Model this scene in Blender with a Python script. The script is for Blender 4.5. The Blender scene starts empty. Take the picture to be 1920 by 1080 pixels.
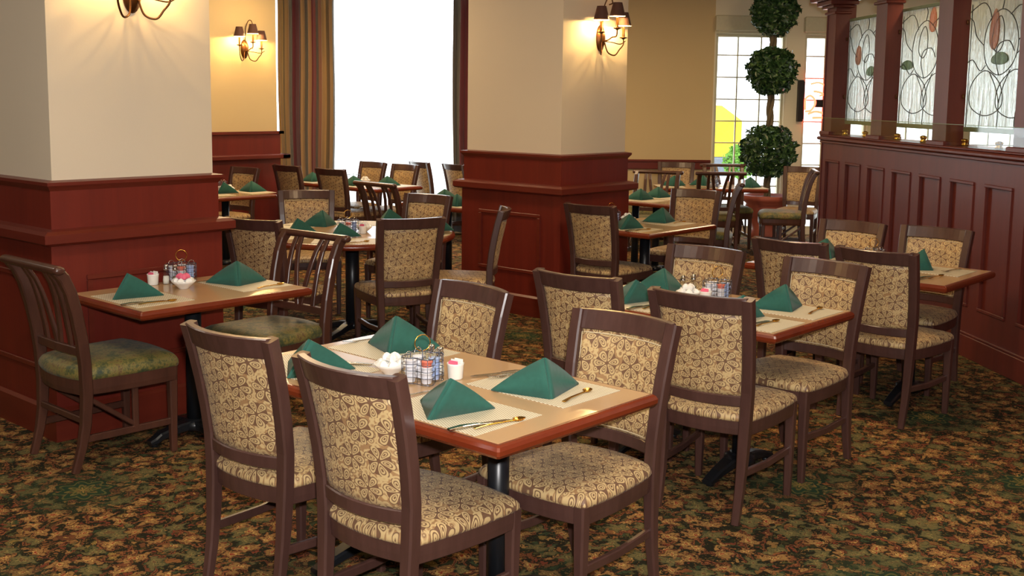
import bpy, bmesh, math, random
from mathutils import Vector, Matrix
random.seed(7)
C = bpy.context.scene
COL = C.collection
PI = math.pi

# ------------------------------------------------------------------ camera
cd = bpy.data.cameras.new('camera'); cam = bpy.data.objects.new('camera', cd); COL.objects.link(cam)
cd.sensor_width = 36.0; cd.lens = 39.056; cd.shift_y = -0.0498; cd.clip_start = 0.05; cd.clip_end = 200
R_, U_, F_ = Vector((0.6667, -0.7452, 0.0122)), Vector((0.0842, 0.0917, 0.9922)), Vector((0.7405, 0.6605, -0.1237))
F_.normalize(); R_ = (R_ - F_*R_.dot(F_)).normalized(); U_ = R_.cross(F_)
cam.matrix_world = Matrix(((R_.x, U_.x, -F_.x, 0), (R_.y, U_.y, -F_.y, 0), (R_.z, U_.z, -F_.z, 1.72), (0, 0, 0, 1)))
C.camera = cam

# ------------------------------------------------------------------ world, lights, exposure
C.view_settings.view_transform = 'Standard'; C.view_settings.look = 'None'
C.view_settings.gamma = 1.0; C.view_settings.use_curve_mapping = False
C.view_settings.exposure = 0.0
w = bpy.data.worlds.new('world'); C.world = w; w.use_nodes = True
w.node_tree.nodes['Background'].inputs[0].default_value = (0.93, 0.97, 1.0, 1)
w.node_tree.nodes['Background'].inputs[1].default_value = 4.5

def lamp(name, kind, loc, power, col, size=0.3, size_y=None, aim=None, spot=None):
    l = bpy.data.lights.new(name, kind); l.energy = power; l.color = col
    if kind == 'AREA':
        l.size = size
        if size_y: l.shape = 'RECTANGLE'; l.size_y = size_y
        else: l.shape = 'DISK'
    else: l.shadow_soft_size = size
    if spot: l.spot_size = math.radians(spot); l.spot_blend = 0.6
    o = bpy.data.objects.new(name, l); COL.objects.link(o); o.location = loc
    if aim is not None:
        o.rotation_euler = (Vector(aim) - Vector(loc)).to_track_quat('-Z', 'Y').to_euler()
    return o
WARM, MILD = (1.0, 0.70, 0.38), (1.0, 0.87, 0.70)
for k, (x, y, p, c_) in enumerate([(1.2, 3.4, 50, MILD), (3.6, 0.9, 45, MILD), (5.4, 3.6, 50, WARM), (8.6, 3.0, 45, WARM), (5.6, 7.6, 55, WARM), (8.9, 7.6, 60, WARM),
                                   (11.0, 5.2, 45, WARM), (7.2, 9.6, 45, WARM), (2.0, 0.4, 50, MILD), (1.2, 7.6, 30, MILD), (13.5, 1.5, 60, MILD), (9.0, -1.5, 40, MILD)]):
    lamp('ceiling_lamp', 'AREA', (x, y, 3.14), p*(0.62 if c_ is MILD else 0.85), c_, 0.5)
# the camera's own flash
lamp('camera_flash', 'AREA', (0.02, -0.03, 1.84), 165, (1.0, 0.97, 0.95), 0.07, aim=(3.6, 3.2, 1.1))
# daylight coming in through the panes
NW = Vector((-0.694, -0.72, 0)).normalized(); UW = Vector((0.72, -0.694, 0)).normalized(); W0 = Vector((12.41, 7.65, 0))
def wp(t, z, d=0.0):            # a point of the window wall: t along it, d into the room
    p = W0 + UW*t + NW*d; return (p.x, p.y, z)
for a, b, z0, z1 in ((-5.58, -3.10, 0.30, 3.05), (0.02, 0.93, 0.07, 2.57), (1.18, 2.05, 0.07, 2.57), (2.30, 3.2, 0.07, 2.57), (3.42, 4.32, 0.07, 2.57), (4.54, 5.44, 0.07, 2.57), (5.66, 6.56, 0.07, 2.57), (6.78, 7.68, 0.07, 2.57)):
    o = lamp('sky_portal', 'AREA', wp((a+b)/2, (z0+z1)/2, -0.2), 1, (1, 1, 1), b-a, z1-z0)
    o.matrix_world = Matrix(((UW.x, 0, -NW.x, o.location.x), (UW.y, 0, -NW.y, o.location.y), (0, 1, 0, o.location.z), (0, 0, 0, 1)))
    o.data.cycles.is_portal = True

# ------------------------------------------------------------------ node helpers
def lin(r, g, b):
    f = lambda c: (c/255/12.92) if c/255 <= 0.04045 else ((c/255+0.055)/1.055)**2.4
    return (f(r), f(g), f(b), 1)
class N:
    def __init__(s, name):
        s.m = bpy.data.materials.new(name); s.m.use_nodes = True; s.t = s.m.node_tree; s.t.nodes.clear()
        s.out = s.t.nodes.new('ShaderNodeOutputMaterial'); s.b = s.t.nodes.new('ShaderNodeBsdfPrincipled')
        s.t.links.new(s.b.outputs[0], s.out.inputs[0])
    def put(s, sock, v):
        if isinstance(v, bpy.types.NodeSocket): s.t.links.new(v, sock)
        else:
            try: sock.default_value = v
            except Exception: sock.default_value = (v, v, v)
    def math(s, op, a, b=0.0, c=None):
        n = s.t.nodes.new('ShaderNodeMath'); n.operation = op; s.put(n.inputs[0], a); s.put(n.inputs[1], b)
        if c is not None: s.put(n.inputs[2], c)
        return n.outputs[0]
    def vmath(s, op, a, b=(0, 0, 0)):
        n = s.t.nodes.new('ShaderNodeVectorMath'); n.operation = op; s.put(n.inputs[0], a)
        if op == 'SCALE': s.put(n.inputs[3], b)
        else: s.put(n.inputs[1], b)
        return n.outputs[0]
    def co(s, kind='Object'):
        return s.t.nodes.new('ShaderNodeTexCoord').outputs[kind]
    def sep(s, v):
        n = s.t.nodes.new('ShaderNodeSeparateXYZ'); s.put(n.inputs[0], v); return n.outputs[0], n.outputs[1], n.outputs[2]
    def comb(s, x, y, z=0.0):
        n = s.t.nodes.new('ShaderNodeCombineXYZ'); s.put(n.inputs[0], x); s.put(n.inputs[1], y); s.put(n.inputs[2], z); return n.outputs[0]
    def noise(s, v, scale, detail=2.0, rough=0.5):
        n = s.t.nodes.new('ShaderNodeTexNoise'); s.put(n.inputs['Vector'], v); n.inputs['Scale'].default_value = scale
        n.inputs['Detail'].default_value = detail; n.inputs['Roughness'].default_value = rough; return n.outputs['Fac'], n.outputs['Color']
    def voro(s, v, scale, feature='F1', rnd=1.0):
        n = s.t.nodes.new('ShaderNodeTexVoronoi'); s.put(n.inputs['Vector'], v); n.inputs['Scale'].default_value = scale
        n.feature = feature; n.inputs['Randomness'].default_value = rnd
        return n.outputs
    def ramp(s, f, stops, mode='LINEAR'):
        n = s.t.nodes.new('ShaderNodeValToRGB'); s.put(n.inputs[0], f); r = n.color_ramp; r.interpolation = mode
        while len(r.elements) < len(stops): r.elements.new(0.5)
        for e, (p, c) in zip(r.elements, stops): e.position = p; e.color = c
        return n.outputs[0]
    def mix(s, f, a, b, mode='MIX'):
        n = s.t.nodes.new('ShaderNodeMix'); n.data_type = 'RGBA'; n.blend_type = mode
        s.put(n.inputs[0], f); s.put(n.inputs[6], a); s.put(n.inputs[7], b); return n.outputs[2]
    def bump(s, h, strength=0.3, dist=0.01):
        n = s.t.nodes.new('ShaderNodeBump'); s.put(n.inputs['Height'], h); n.inputs['Strength'].default_value = strength
        n.inputs['Distance'].default_value = dist; s.t.links.new(n.outputs[0], s.b.inputs['Normal'])
    def set(s, col=None, rough=None, metal=None, spec=None, coat=None, trans=None, ior=None, coatr=None, sheen=None, emit=None, estr=None, sss=None):
        for k, v in (('Base Color', col), ('Roughness', rough), ('Metallic', metal), ('Specular IOR Level', spec), ('Coat Weight', coat),
                     ('Transmission Weight', trans), ('IOR', ior), ('Coat Roughness', coatr), ('Sheen Weight', sheen),
                     ('Emission Color', emit), ('Emission Strength', estr), ('Subsurface Weight', sss)):
            if v is not None: s.put(s.b.inputs[k], v)
        return s.m

def simple(name, rgb, rough=0.5, **k):
    n = N(name); f, _ = n.noise(n.co(), 30, 2)
    c = lin(*rgb); d = tuple(x*0.86 for x in c[:3]) + (1,)
    return n.set(col=n.mix(f, c, d), rough=rough, **k)

def wood(name, c1, c2, rough=0.35, coat=0.3, scale=(1, 1, 0.06), freq=38, spec=0.5):
    n = N(name); v = n.vmath('MULTIPLY', n.co(), scale)
    f, _ = n.noise(v, freq, 5, 0.6); g, _ = n.noise(v, freq*0.22, 3, 0.5)
    f = n.math('MULTIPLY_ADD', g, 0.6, n.math('MULTIPLY', f, 0.5))
    return n.set(col=n.ramp(f, [(0.3, lin(*c1)), (0.75, lin(*c2))]), rough=rough, coat=coat, coatr=0.22, spec=spec)

M = {}
M['chair'] = wood('chair_wood', (60, 38, 33), (82, 55, 49), 0.32, 0.25, (1, 1, 0.15), 45)
M['lattice'] = wood('lattice_wood', (58, 34, 27), (82, 50, 39), 0.3, 0.3, (1, 1, 0.15), 45)
M['cherry'] = wood('cherry_panelling', (92, 24, 13), (112, 34, 20), 0.45, 0.12, (1, 1, 0.05), 40)
M['cherry_h'] = wood('cherry_moulding', (88, 26, 15), (108, 38, 23), 0.40, 0.2, (0.1, 0.1, 1), 30)
M['mahogany'] = wood('mahogany_panelling', (82, 28, 19), (102, 39, 27), 0.42, 0.1, (1, 1, 0.05), 40)
M['edge'] = wood('table_edge_wood', (92, 32, 15), (120, 48, 24), 0.25, 0.3, (1, 1, 1), 9)
M['black'] = simple('black_iron', (24, 26, 30), 0.35)
M['chrome'] = simple('chrome', (210, 208, 205), 0.12, metal=1.0)
M['steel'] = simple('cutlery_steel', (196, 186, 168), 0.2, metal=1.0)
M['gold'] = simple('polished_brass', (222, 172, 78), 0.2, metal=1.0)
M['wire'] = simple('dark_chrome_wire', (120, 128, 150), 0.22, metal=0.9)
M['bronze'] = simple('antique_bronze', (92, 58, 30), 0.35, metal=0.8)
M['china'] = simple('white_china', (238, 234, 226), 0.2)
M['cream_pack'] = simple('creamer_white', (232, 232, 238), 0.4)
M['jam_pack'] = simple('jam_orange_lid', (226, 120, 96), 0.4)
M['blue_pack'] = simple('blue_lid', (176, 196, 236), 0.4)
M['pink'] = simple('pink_paper', (238, 110, 140), 0.6)
M['white_paper'] = simple('white_paper', (240, 238, 232), 0.6)
M['salt'] = simple('salt_grains', (226, 220, 206), 0.8)
M['pepper'] = simple('pepper_grains', (96, 84, 66), 0.9)
M['terracotta'] = simple('terracotta', (150, 74, 56), 0.6)
M['soil'] = simple('soil', (52, 40, 28), 0.95)
M['trunk'] = simple('twisted_bark', (104, 92, 70), 0.9)
M['white_trim'] = simple('cream_window_frame', (206, 202, 176), 0.5)
M['ceiling'] = simple('ceiling_paint', (226, 214, 188), 0.9)
M['asphalt'] = simple('pale_concrete', (236, 236, 234), 0.9)
M['yellow'] = simple('yellow_paint', (246, 196, 40), 0.4)
M['greyvan'] = simple('grey_paint', (110, 118, 130), 0.4)
M['hedge'] = simple('hedge_green', (110, 160, 60), 0.9)
M['came'] = simple('lead_came', (70, 74, 72), 0.4, metal=0.6)
M['thread'] = simple('piping_thread', (214, 196, 160), 0.7)
M['dark'] = simple('dark_plastic', (34, 26, 28), 0.5)

def plaster(name, rgb):
    n = N(name); f, _ = n.noise(n.co(), 180, 3); g, _ = n.noise(n.co(), 1.3, 3)
    c = lin(*rgb); d = tuple(x*0.93 for x in c[:3]) + (1,)
    n.bump(f, 0.15, 0.002); return n.set(col=n.mix(g, c, d), rough=0.8)
M['plaster'] = plaster('cream_wallpaper', (214, 200, 177))
M['entry'] = plaster('pale_entry_paint', (232, 224, 200))
M['plaster2'] = plaster('gold_wallpaper', (206, 184, 140))

def napkin_mat():
    n = N('green_linen'); v = n.co()
    x, y, z = n.sep(v); a = n.math('SINE', n.math('MULTIPLY', x, 2600)); b = n.math('SINE', n.math('MULTIPLY', n.math('ADD', y, z), 2600))
    n.bump(n.math('ADD', a, b), 0.1, 0.0004)
    f, _ = n.noise(v, 60, 3)
    return n.set(col=n.mix(f, lin(30, 80, 68), lin(38, 94, 82)), rough=0.9, sheen=0.1)
M['napkin'] = napkin_mat()

def mat_mat():
    n = N('woven_vinyl'); x, y, z = n.sep(n.co())
    fr = 1/0.009
    a = n.math('SINE', n.math('MULTIPLY', x, 2*PI*fr)); b = n.math('SINE', n.math('MULTIPLY', y, 2*PI*fr*0.5))
    s = n.math('MULTIPLY', a, b); f, _ = n.noise(n.co(), 500, 1)
    s2 = n.math('MULTIPLY_ADD', f, 0.5, n.math('MULTIPLY_ADD', s, 0.4, 0.25))
    n.bump(s2, 0.4, 0.001)
    return n.set(col=n.ramp(s2, [(0.15, lin(138, 118, 88)), (0.5, lin(204, 194, 166)), (0.85, lin(232, 227, 210))]), rough=0.5)
M['placemat'] = mat_mat()

def laminate():
    n = N('tan_laminate'); f, _ = n.noise(n.co(), 300, 2); g, _ = n.noise(n.co(), 3, 2)
    return n.set(col=n.mix(g, n.mix(f, lin(186, 152, 112), lin(196, 163, 123)), lin(180, 146, 107)), rough=0.16, spec=0.5)
M['laminate'] = laminate()

def fabric(name, axes, s=0.104, pale=(202, 175, 124), mid=(158, 122, 82), dark=(102, 72, 54)):
    """damask of six-petalled flowers with ringed eyes and small curls, in lattice rows"""
    n = N(name); xyz = n.sep(n.co())
    _, wc = n.noise(n.co(), 16, 1); ws = n.sep(wc)
    u = n.math('ADD', n.math('DIVIDE', xyz[axes[0]], s), n.math('MULTIPLY', ws[0], 0.22)); v = n.math('ADD', n.math('DIVIDE', xyz[axes[1]], s*0.88), n.math('MULTIPLY', ws[1], 0.22))
    def cell(du, dv):
        row = n.math('FLOOR', n.math('ADD', v, dv))
        uu = n.math('ADD', u, n.math('ADD', du, n.math('MULTIPLY', n.math('ABSOLUTE', n.math('MODULO', row, 2.0)), 0.5)))
        x = n.math('SUBTRACT', n.math('FRACT', uu), 0.5); y = n.math('MULTIPLY', n.math('SUBTRACT', n.math('FRACT', n.math('ADD', v, dv)), 0.5), 0.88)
        return x, y, n.math('SQRT', n.math('ADD', n.math('MULTIPLY', x, x), n.math('MULTIPLY', y, y)))
    x, y, r = cell(0.0, 0.0)
    seg = PI/3; th = n.math('ADD', n.math('ARCTAN2', y, x), 4*PI+0.3)
    ph = n.math('SUBTRACT', n.math('MODULO', th, seg), seg/2)
    px = n.math('SUBTRACT', n.math('MULTIPLY', r, n.math('COSINE', ph)), 0.27); py = n.math('MULTIPLY', r, n.math('SINE', ph))
    a = n.math('DIVIDE', px, 0.205); b = n.math('DIVIDE', py, n.math('MULTIPLY_ADD', px, 0.22, 0.104))
    d = n.math('SQRT', n.math('ADD', n.math('MULTIPLY', a, a), n.math('MULTIPLY', b, b)))
    P, Mi, D = lin(*pale), lin(*mid), lin(*dark)
    pet = n.ramp(n.math('MULTIPLY', d, 0.8), [(0.0, D), (0.17, D), (0.22, P), (0.36, P), (0.42, D), (0.50, D), (0.56, P), (0.76, P), (0.82, D), (0.90, D), (1.0, Mi)])
    vo = n.voro(n.comb(n.math('ADD', u, 0.3), v), 4.2, rnd=0.8)
    out = n.ramp(vo[0], [(0.0, D), (0.10, D), (0.16, P), (0.27, P), (0.31, D), (0.36, Mi), (0.5, P), (0.62, P), (0.68, Mi), (1, Mi)])
    gapc = n.mix(n.math('LESS_THAN', r, 0.40), out, D)
    c = n.mix(n.math('LESS_THAN', d, 1.13), gapc, pet)
    t, _ = n.noise(n.co(), 420, 2)
    lum = n.math('LESS_THAN', d, 1.0)
    n.bump(n.math('ADD', t, n.math('MULTIPLY', lum, 0.6)), 0.25, 0.002)
    return n.set(col=n.mix(n.math('MULTIPLY', t, 0.3), c, Mi), rough=0.5, sheen=0.05)
M['fab_seat'] = fabric('damask_seat', (0, 1))
M['fab_back'] = fabric('damask_back', (1, 2))

def green_fab():
    n = N('green_gold_tapestry'); v = n.co(); f, _ = n.noise(v, 75, 5, 0.75); g, _ = n.noise(v, 14, 3, 0.6)
    t, _ = n.noise(v, 300, 2)
    c = n.ramp(n.math('MULTIPLY_ADD', g, 0.5, n.math('MULTIPLY', f, 0.5)), [(0.36, lin(38, 52, 38)), (0.46, lin(76, 78, 38)), (0.53, lin(122, 108, 52)), (0.60, lin(88, 62, 38)), (0.68, lin(66, 74, 48))])
    n.bump(t, 0.3, 0.002); return n.set(col=c, rough=0.55, sheen=0.08)
M['green_fab'] = green_fab()

def carpet():
    n = N('floral_carpet'); v = n.co(); x, y, z = n.sep(v); v2 = n.comb(x, y, 0.0)
    _, nc = n.noise(v2, 9.0, 4, 0.65)
    w = n.vmath('ADD', v2, n.vmath('SCALE', n.vmath('SUBTRACT', nc, (0.5, 0.5, 0.5)), 0.16))
    _, nd = n.noise(v2, 30.0, 2, 0.6)
    w2 = n.vmath('ADD', w, n.vmath('SCALE', n.vmath('SUBTRACT', nd, (0.5, 0.5, 0.5)), 0.030))
    G, G2 = lin(38, 36, 24), lin(50, 52, 32)
    A_ = n.voro(w2, 13.0); B_ = n.voro(w2, 27.0); E_ = n.voro(w2, 52.0)
    zone, _ = n.noise(v2, 1.7, 2, 0.5)
    warm = n.ramp(n.sep(A_[1])[0], [(0.0, lin(144, 102, 58)), (0.22, lin(112, 58, 40)), (0.42, lin(156, 120, 70)), (0.6, lin(132, 76, 46)), (0.78, lin(70, 66, 38)), (0.9, lin(150, 120, 62))], 'CONSTANT')
    fine = n.ramp(n.sep(B_[1])[1], [(0.0, G2), (0.22, lin(146, 96, 54)), (0.42, lin(60, 74, 48)), (0.58, lin(128, 64, 44)), (0.74, lin(168, 126, 72)), (0.88, lin(88, 84, 46))], 'CONSTANT')
    # leaf outlines: lighter rim then dark vein
    ra = n.ramp(A_[0], [(0.0, lin(196, 156, 86)), (0.10, lin(150, 70, 46)), (0.16, (1, 1, 1, 1)), (0.42, (1, 1, 1, 1)), (0.47, (0.5, 0.5, 0.45, 1)), (1, (0.5, 0.5, 0.45, 1))])
    rb = n.ramp(n.math('MULTIPLY', B_[0], 1.0), [(0.0, (1, 1, 1, 1)), (0.40, (1, 1, 1, 1)), (0.46, (0.0, 0.0, 0.0, 1)), (1, (0, 0, 0, 1))])
    small = n.mix(n.math('LESS_THAN', E_[0], 0.30), G, lin(120, 92, 50))
    c = n.mix(n.sep(rb)[0] if False else n.math('LESS_THAN', B_[0], 0.43), small, fine)
    big = n.math('LESS_THAN', A_[0], 0.40)
    c = n.mix(big, c, n.mix(n.math('LESS_THAN', A_[0], 0.33), G, n.mix(0.75, fine, warm)))
    c = n.mix(n.math('LESS_THAN', A_[0], 0.09), c, lin(204, 162, 90))
    # swirling leaf scrolls
    _, vc = n.noise(v2, 2.6, 2, 0.5); wv = n.vmath('ADD', w, n.vmath('SCALE', n.vmath('SUBTRACT', vc, (0.5, 0.5, 0.5)), 0.5))
    a = n.sep(wv); sc = n.math('ABSOLUTE', n.math('SINE', n.math('ADD', n.math('MULTIPLY', a[0], 21.0), n.math('MULTIPLY', n.math('SINE', n.math('MULTIPLY', a[1], 17.0)), 2.4))))
    sm = n.math('MULTIPLY', n.math('LESS_THAN', sc, 0.24), n.math('GREATER_THAN', B_[0], 0.16))
    c = n.mix(sm, c, n.mix(n.math('LESS_THAN', sc, 0.09), lin(146, 88, 54), lin(66, 36, 28)))
    # five-petalled blooms
    F_v = n.voro(w, 8.5, rnd=0.9); dv = n.vmath('SUBTRACT', w, F_v[2]); fx, fy, fz = n.sep(dv)
    fr = n.math('SQRT', n.math('ADD', n.math('MULTIPLY', fx, fx), n.math('MULTIPLY', fy, fy))); fa = n.math('ARCTAN2', fy, fx)
    fl = n.math('MULTIPLY', fr, n.math('ADD', 1.0, n.math('MULTIPLY', n.math('COSINE', n.math('MULTIPLY', fa, 5.0)), -0.30)))
    bloom = n.ramp(n.math('MULTIPLY', fl, 13.0), [(0.0, lin(150, 66, 44)), (0.10, lin(206, 168, 98)), (0.18, lin(92, 50, 34)), (0.23, lin(158, 120, 70)), (0.40, lin(124, 72, 46)), (0.47, G), (0.55, G)], 'CONSTANT')
    bloom2 = n.mix(n.math('GREATER_THAN', n.sep(F_v[1])[0], 0.6), bloom, n.mix(0.6, bloom, lin(70, 92, 60)))
    c = n.mix(n.math('LESS_THAN', fl, 0.041), c, bloom2)
    # medallions
    k = 1.5
    mx = n.math('SUBTRACT', n.math('FRACT', n.math('ADD', n.math('DIVIDE', x, k), n.math('DIVIDE', y, k))), 0.5)
    my = n.math('SUBTRACT', n.math('FRACT', n.math('SUBTRACT', n.math('DIVIDE', x, k), n.math('DIVIDE', y, k))), 0.5)
    mr = n.math('SQRT', n.math('ADD', n.math('MULTIPLY', mx, mx), n.math('MULTIPLY', my, my)))
    lob = n.math('ADD', mr, n.math('MULTIPLY', n.math('COSINE', n.math('MULTIPLY', n.math('ARCTAN2', my, mx), 8.0)), 0.016))
    ring = n.ramp(n.math('MULTIPLY', lob, 2.5), [(0.0, lin(176, 140, 74)), (0.05, lin(64, 78, 44)), (0.09, lin(138, 118, 62)), (0.14, lin(40, 62, 44)), (0.22, lin(112, 106, 58)), (0.25, lin(36, 50, 36)), (0.30, lin(36, 50, 36))], 'CONSTANT')
    gm = n.math('MULTIPLY', n.math('LESS_THAN', lob, 0.12), n.math('GREATER_THAN', B_[0], 0.27))
    c = n.mix(gm, c, ring)
    gz = n.math('MULTIPLY', n.math('LESS_THAN', mr, 0.26), n.math('GREATER_THAN', zone, 0.45)); c = n.mix(n.math('MULTIPLY', gz, 0.35), c, lin(44, 66, 44))
    f, _ = n.noise(v, 260, 2); n.bump(f, 0.5, 0.004)
    c = n.mix(n.math('MULTIPLY_ADD', f, 0.3, 0.10), c, lin(30, 26, 18))
    return n.set(col=c, rough=0.95, spec=0.1)
M['carpet'] = carpet()

def curtain_mat():
    n = N('striped_drape'); x, y, z = n.sep(n.co('UV'))
    f = n.math('FRACT', n.math('MULTIPLY', x, 2.6))
    c = n.ramp(f, [(0.0, lin(178, 142, 88)), (0.13, lin(120, 100, 68)), (0.17, lin(186, 152, 104)), (0.27, lin(98, 92, 86)), (0.37, lin(112, 28, 42)), (0.50, lin(64, 32, 46)), (0.56, lin(184, 146, 98)), (0.63, lin(88, 84, 74)), (0.70, lin(176, 138, 94)), (0.77, lin(138, 42, 44)), (0.87, lin(84, 78, 74)), (0.94, lin(160, 116, 92))], 'CONSTANT')
    return n.set(col=c, rough=0.6, sheen=0.3)
M['drape'] = curtain_mat()

def glassy(name, rough, col=(1, 1, 1), alpha_bump=0.0, tr=1.0):
    n = N(name)
    if alpha_bump:
        v = n.vmath('MULTIPLY', n.co(), (9, 9, 1.5)); f, _ = n.noise(v, 3.0, 3, 0.55); n.bump(f, alpha_bump, 0.02)
    return n.set(col=(*col, 1), rough=rough, trans=tr, ior=1.45)
def thin_glass(name, tint=(1, 1, 1), gloss=0.06):
    n = N(name); t = n.t.nodes.new('ShaderNodeBsdfTransparent'); t.inputs[0].default_value = (*tint, 1)
    g = n.t.nodes.new('ShaderNodeBsdfGlossy'); g.inputs['Roughness'].default_value = 0.03
    mx = n.t.nodes.new('ShaderNodeMixShader'); mx.inputs[0].default_value = gloss
    n.t.links.new(t.outputs[0], mx.inputs[1]); n.t.links.new(g.outputs[0], mx.inputs[2]); n.t.links.new(mx.outputs[0], n.out.inputs[0]); return n.m
M['pane'] = thin_glass('window_glass', (0.97, 0.99, 1.0))
M['shield'] = thin_glass('clear_shield', (0.96, 0.99, 0.97), 0.08)
def art_glass(name, tint, rough=0.18):
    """pale rippled glass: partly clear, partly scattering"""
    n = N(name); v = n.vmath('MULTIPLY', n.co(), (14, 14, 2.2)); f, _ = n.noise(v, 2.2, 3, 0.6); n.bump(f, 0.45, 0.02)
    tl = n.t.nodes.new('ShaderNodeBsdfTranslucent'); tl.inputs[0].default_value = (*tint, 1)
    n.set(col=(*tint, 1), rough=rough, trans=1.0, ior=1.35)
    mx = n.t.nodes.new('ShaderNodeMixShader'); n.put(mx.inputs[0], n.math('MULTIPLY', f, 0.6))
    n.t.links.new(n.b.outputs[0], mx.inputs[1]); n.t.links.new(tl.outputs[0], mx.inputs[2]); n.t.links.new(mx.outputs[0], n.out.inputs[0]); return n.m
M['art'] = art_glass('rippled_art_glass', (0.86, 0.92, 0.86))
M['art_orange'] = art_glass('orange_art_glass', (0.82, 0.40, 0.26))
M['art_green'] = art_glass('green_art_glass', (0.30, 0.38, 0.24))
M['glassedge'] = simple('green_glass_edge', (120, 136, 96), 0.25)
def leaf_mat():
    n = N('ficus_leaf'); f, _ = n.noise(n.co(), 25, 2)
    return n.set(col=n.ramp(f, [(0.3, lin(26, 52, 28)), (0.55, lin(46, 78, 42)), (0.7, lin(98, 130, 72))]), rough=0.4)
M['leaf'] = leaf_mat()
def shade_mat():
    n = N('lamp_shade'); g = n.t.nodes.new('ShaderNodeNewGeometry')
    f, _ = n.noise(n.co(), 200, 2)
    return n.set(col=n.mix(g.outputs['Backfacing'], n.mix(f, lin(78, 47, 36), lin(66, 39, 30)), lin(246, 226, 180)), rough=0.8)
M['shade'] = shade_mat()
def emis(name, rgb, s):
    n = N(name); return n.set(col=lin(*rgb), emit=lin(*rgb), estr=s, rough=0.5)
M['bulb'] = emis('warm_bulb', (255, 214, 140), 60.0)
M['neon'] = emis('red_neon', (255, 60, 40), 14.0)

# ------------------------------------------------------------------ mesh helpers
class MB:
    def __init__(s): s.v = []; s.f = []; s.uv = None; s.sm = []
    def loft(s, rings, cap=True, close=False, smooth=True):
        b = len(s.v); n = len(rings[0])
        for r in rings: s.v += [tuple(p) for p in r]
        m = len(rings)
        for i in range(m - (0 if close else 1)):
            j = (i+1) % m
            for k in range(n):
                l = (k+1) % n; s.f.append((b+i*n+k, b+i*n+l, b+j*n+l, b+j*n+k)); s.sm.append(smooth)
        if cap and not close:
            s.f.append(tuple(b+k for k in range(n))[::-1]); s.sm.append(False)
            s.f.append(tuple(b+(m-1)*n+k for k in range(n))); s.sm.append(False)
        return s
    def box(s, x0, y0, z0, x1, y1, z1, c=0.0):
        if c <= 0:
            q = [(x0, y0), (x1, y0), (x1, y1), (x0, y1)]
            return s.loft([[(x, y, z0) for x, y in q], [(x, y, z1) for x, y in q]], smooth=False)
        def oc(d): return [(x0+d, y0+d+0), (x1-d, y0+d), (x1-d, y1-d), (x0+d, y1-d)]
        return s.loft([[(x, y, z0) for x, y in oc(c)], [(x, y, z0+c) for x, y in oc(0)], [(x, y, z1-c) for x, y in oc(0)], [(x, y, z1) for x, y in oc(c)]], smooth=False)
    def tube(s, pts, r, n=8, closed=False, cap=True):
        pts = [Vector(p) for p in pts]; m = len(pts); rs = r if isinstance(r, (list, tuple)) else [r]*m
        rings = []; up = None
        for i in range(m):
            if closed: t = pts[(i+1) % m] - pts[i-1]
            else: t = pts[min(i+1, m-1)] - pts[max(i-1, 0)]
            t.normalize()
            if up is None: up = Vector((0, 0, 1)) if abs(t.z) < 0.9 else Vector((1, 0, 0))
            a = t.cross(up)
            if a.length < 1e-4: a = t.orthogonal()
            a.normalize(); bb = a.cross(t).normalized(); up = bb
            rings.append([pts[i] + a*(rs[i]*math.cos(2*PI*k/n)) + bb*(rs[i]*math.sin(2*PI*k/n)) for k in range(n)])
        return s.loft(rings, cap=cap, close=closed)
    def lathe(s, prof, n=24, cx=0, cy=0, cap=True):
        return s.loft([[(cx + r*math.cos(2*PI*k/n), cy + r*math.sin(2*PI*k/n), z) for k in range(n)] for r, z in prof], cap=cap)
    def sweep(s, pts, secs, side, chamfer=0.006):
        """rectangular bar along pts; secs = (width along side, depth) per point; side = fixed vector"""
        pts = [Vector(p) for p in pts]; m = len(pts); rings = []
        for i in range(m):
            t = (pts[min(i+1, m-1)] - pts[max(i-1, 0)]).normalized()
            sd = Vector(side); sd = (sd - t*sd.dot(t)).normalized(); o = t.cross(sd).normalized()
            w_, d_ = secs[i] if isinstance(secs, list) else secs; w_ /= 2; d_ /= 2; c = min(chamfer, w_*0.6, d_*0.6)
            q = [(-w_+c, -d_), (w_-c, -d_), (w_, -d_+c), (w_, d_-c), (w_-c, d_), (-w_+c, d_), (-w_, d_-c), (-w_, -d_+c)]
            rings.append([pts[i] + sd*a + o*b for a, b in q])
        return s.loft(rings, smooth=False)
    def quad(s, *p):
        b = len(s.v); s.v += [tuple(x) for x in p]; s.f.append(tuple(range(b, b+len(p)))); s.sm.append(False); return s
    def mesh(s, name, mat):
        me = bpy.data.meshes.new(name); me.from_pydata([tuple(v) for v in s.v], [], s.f)
        me.materials.append(mat)
        for p, q in zip(me.polygons, s.sm): p.use_smooth = q
        bm = bmesh.new(); bm.from_mesh(me); bmesh.ops.recalc_face_normals(bm, faces=bm.faces); bm.to_mesh(me); bm.free()
        return me
    def obj(s, name, mat, parent=None):
        return link(name, s.mesh(name, mat), parent)
def link(name, me, parent=None):
    o = bpy.data.objects.new(name, me); COL.objects.link(o); o.parent = parent; return o
def tag(o, label, cat, group=None):
    o['label'] = label; o['category'] = cat
    if group: o['group'] = group
    return o
def thing(name, label, cat, loc=(0, 0, 0), deg=0, group=None):
    o = bpy.data.objects.new(name, None); COL.objects.link(o); o.empty_display_size = 0.1
    o.location = loc; o.rotation_euler = (0, 0, math.radians(deg)); return tag(o, label, cat, group)
def struct(o): o['kind'] = 'structure'; return o
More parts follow.
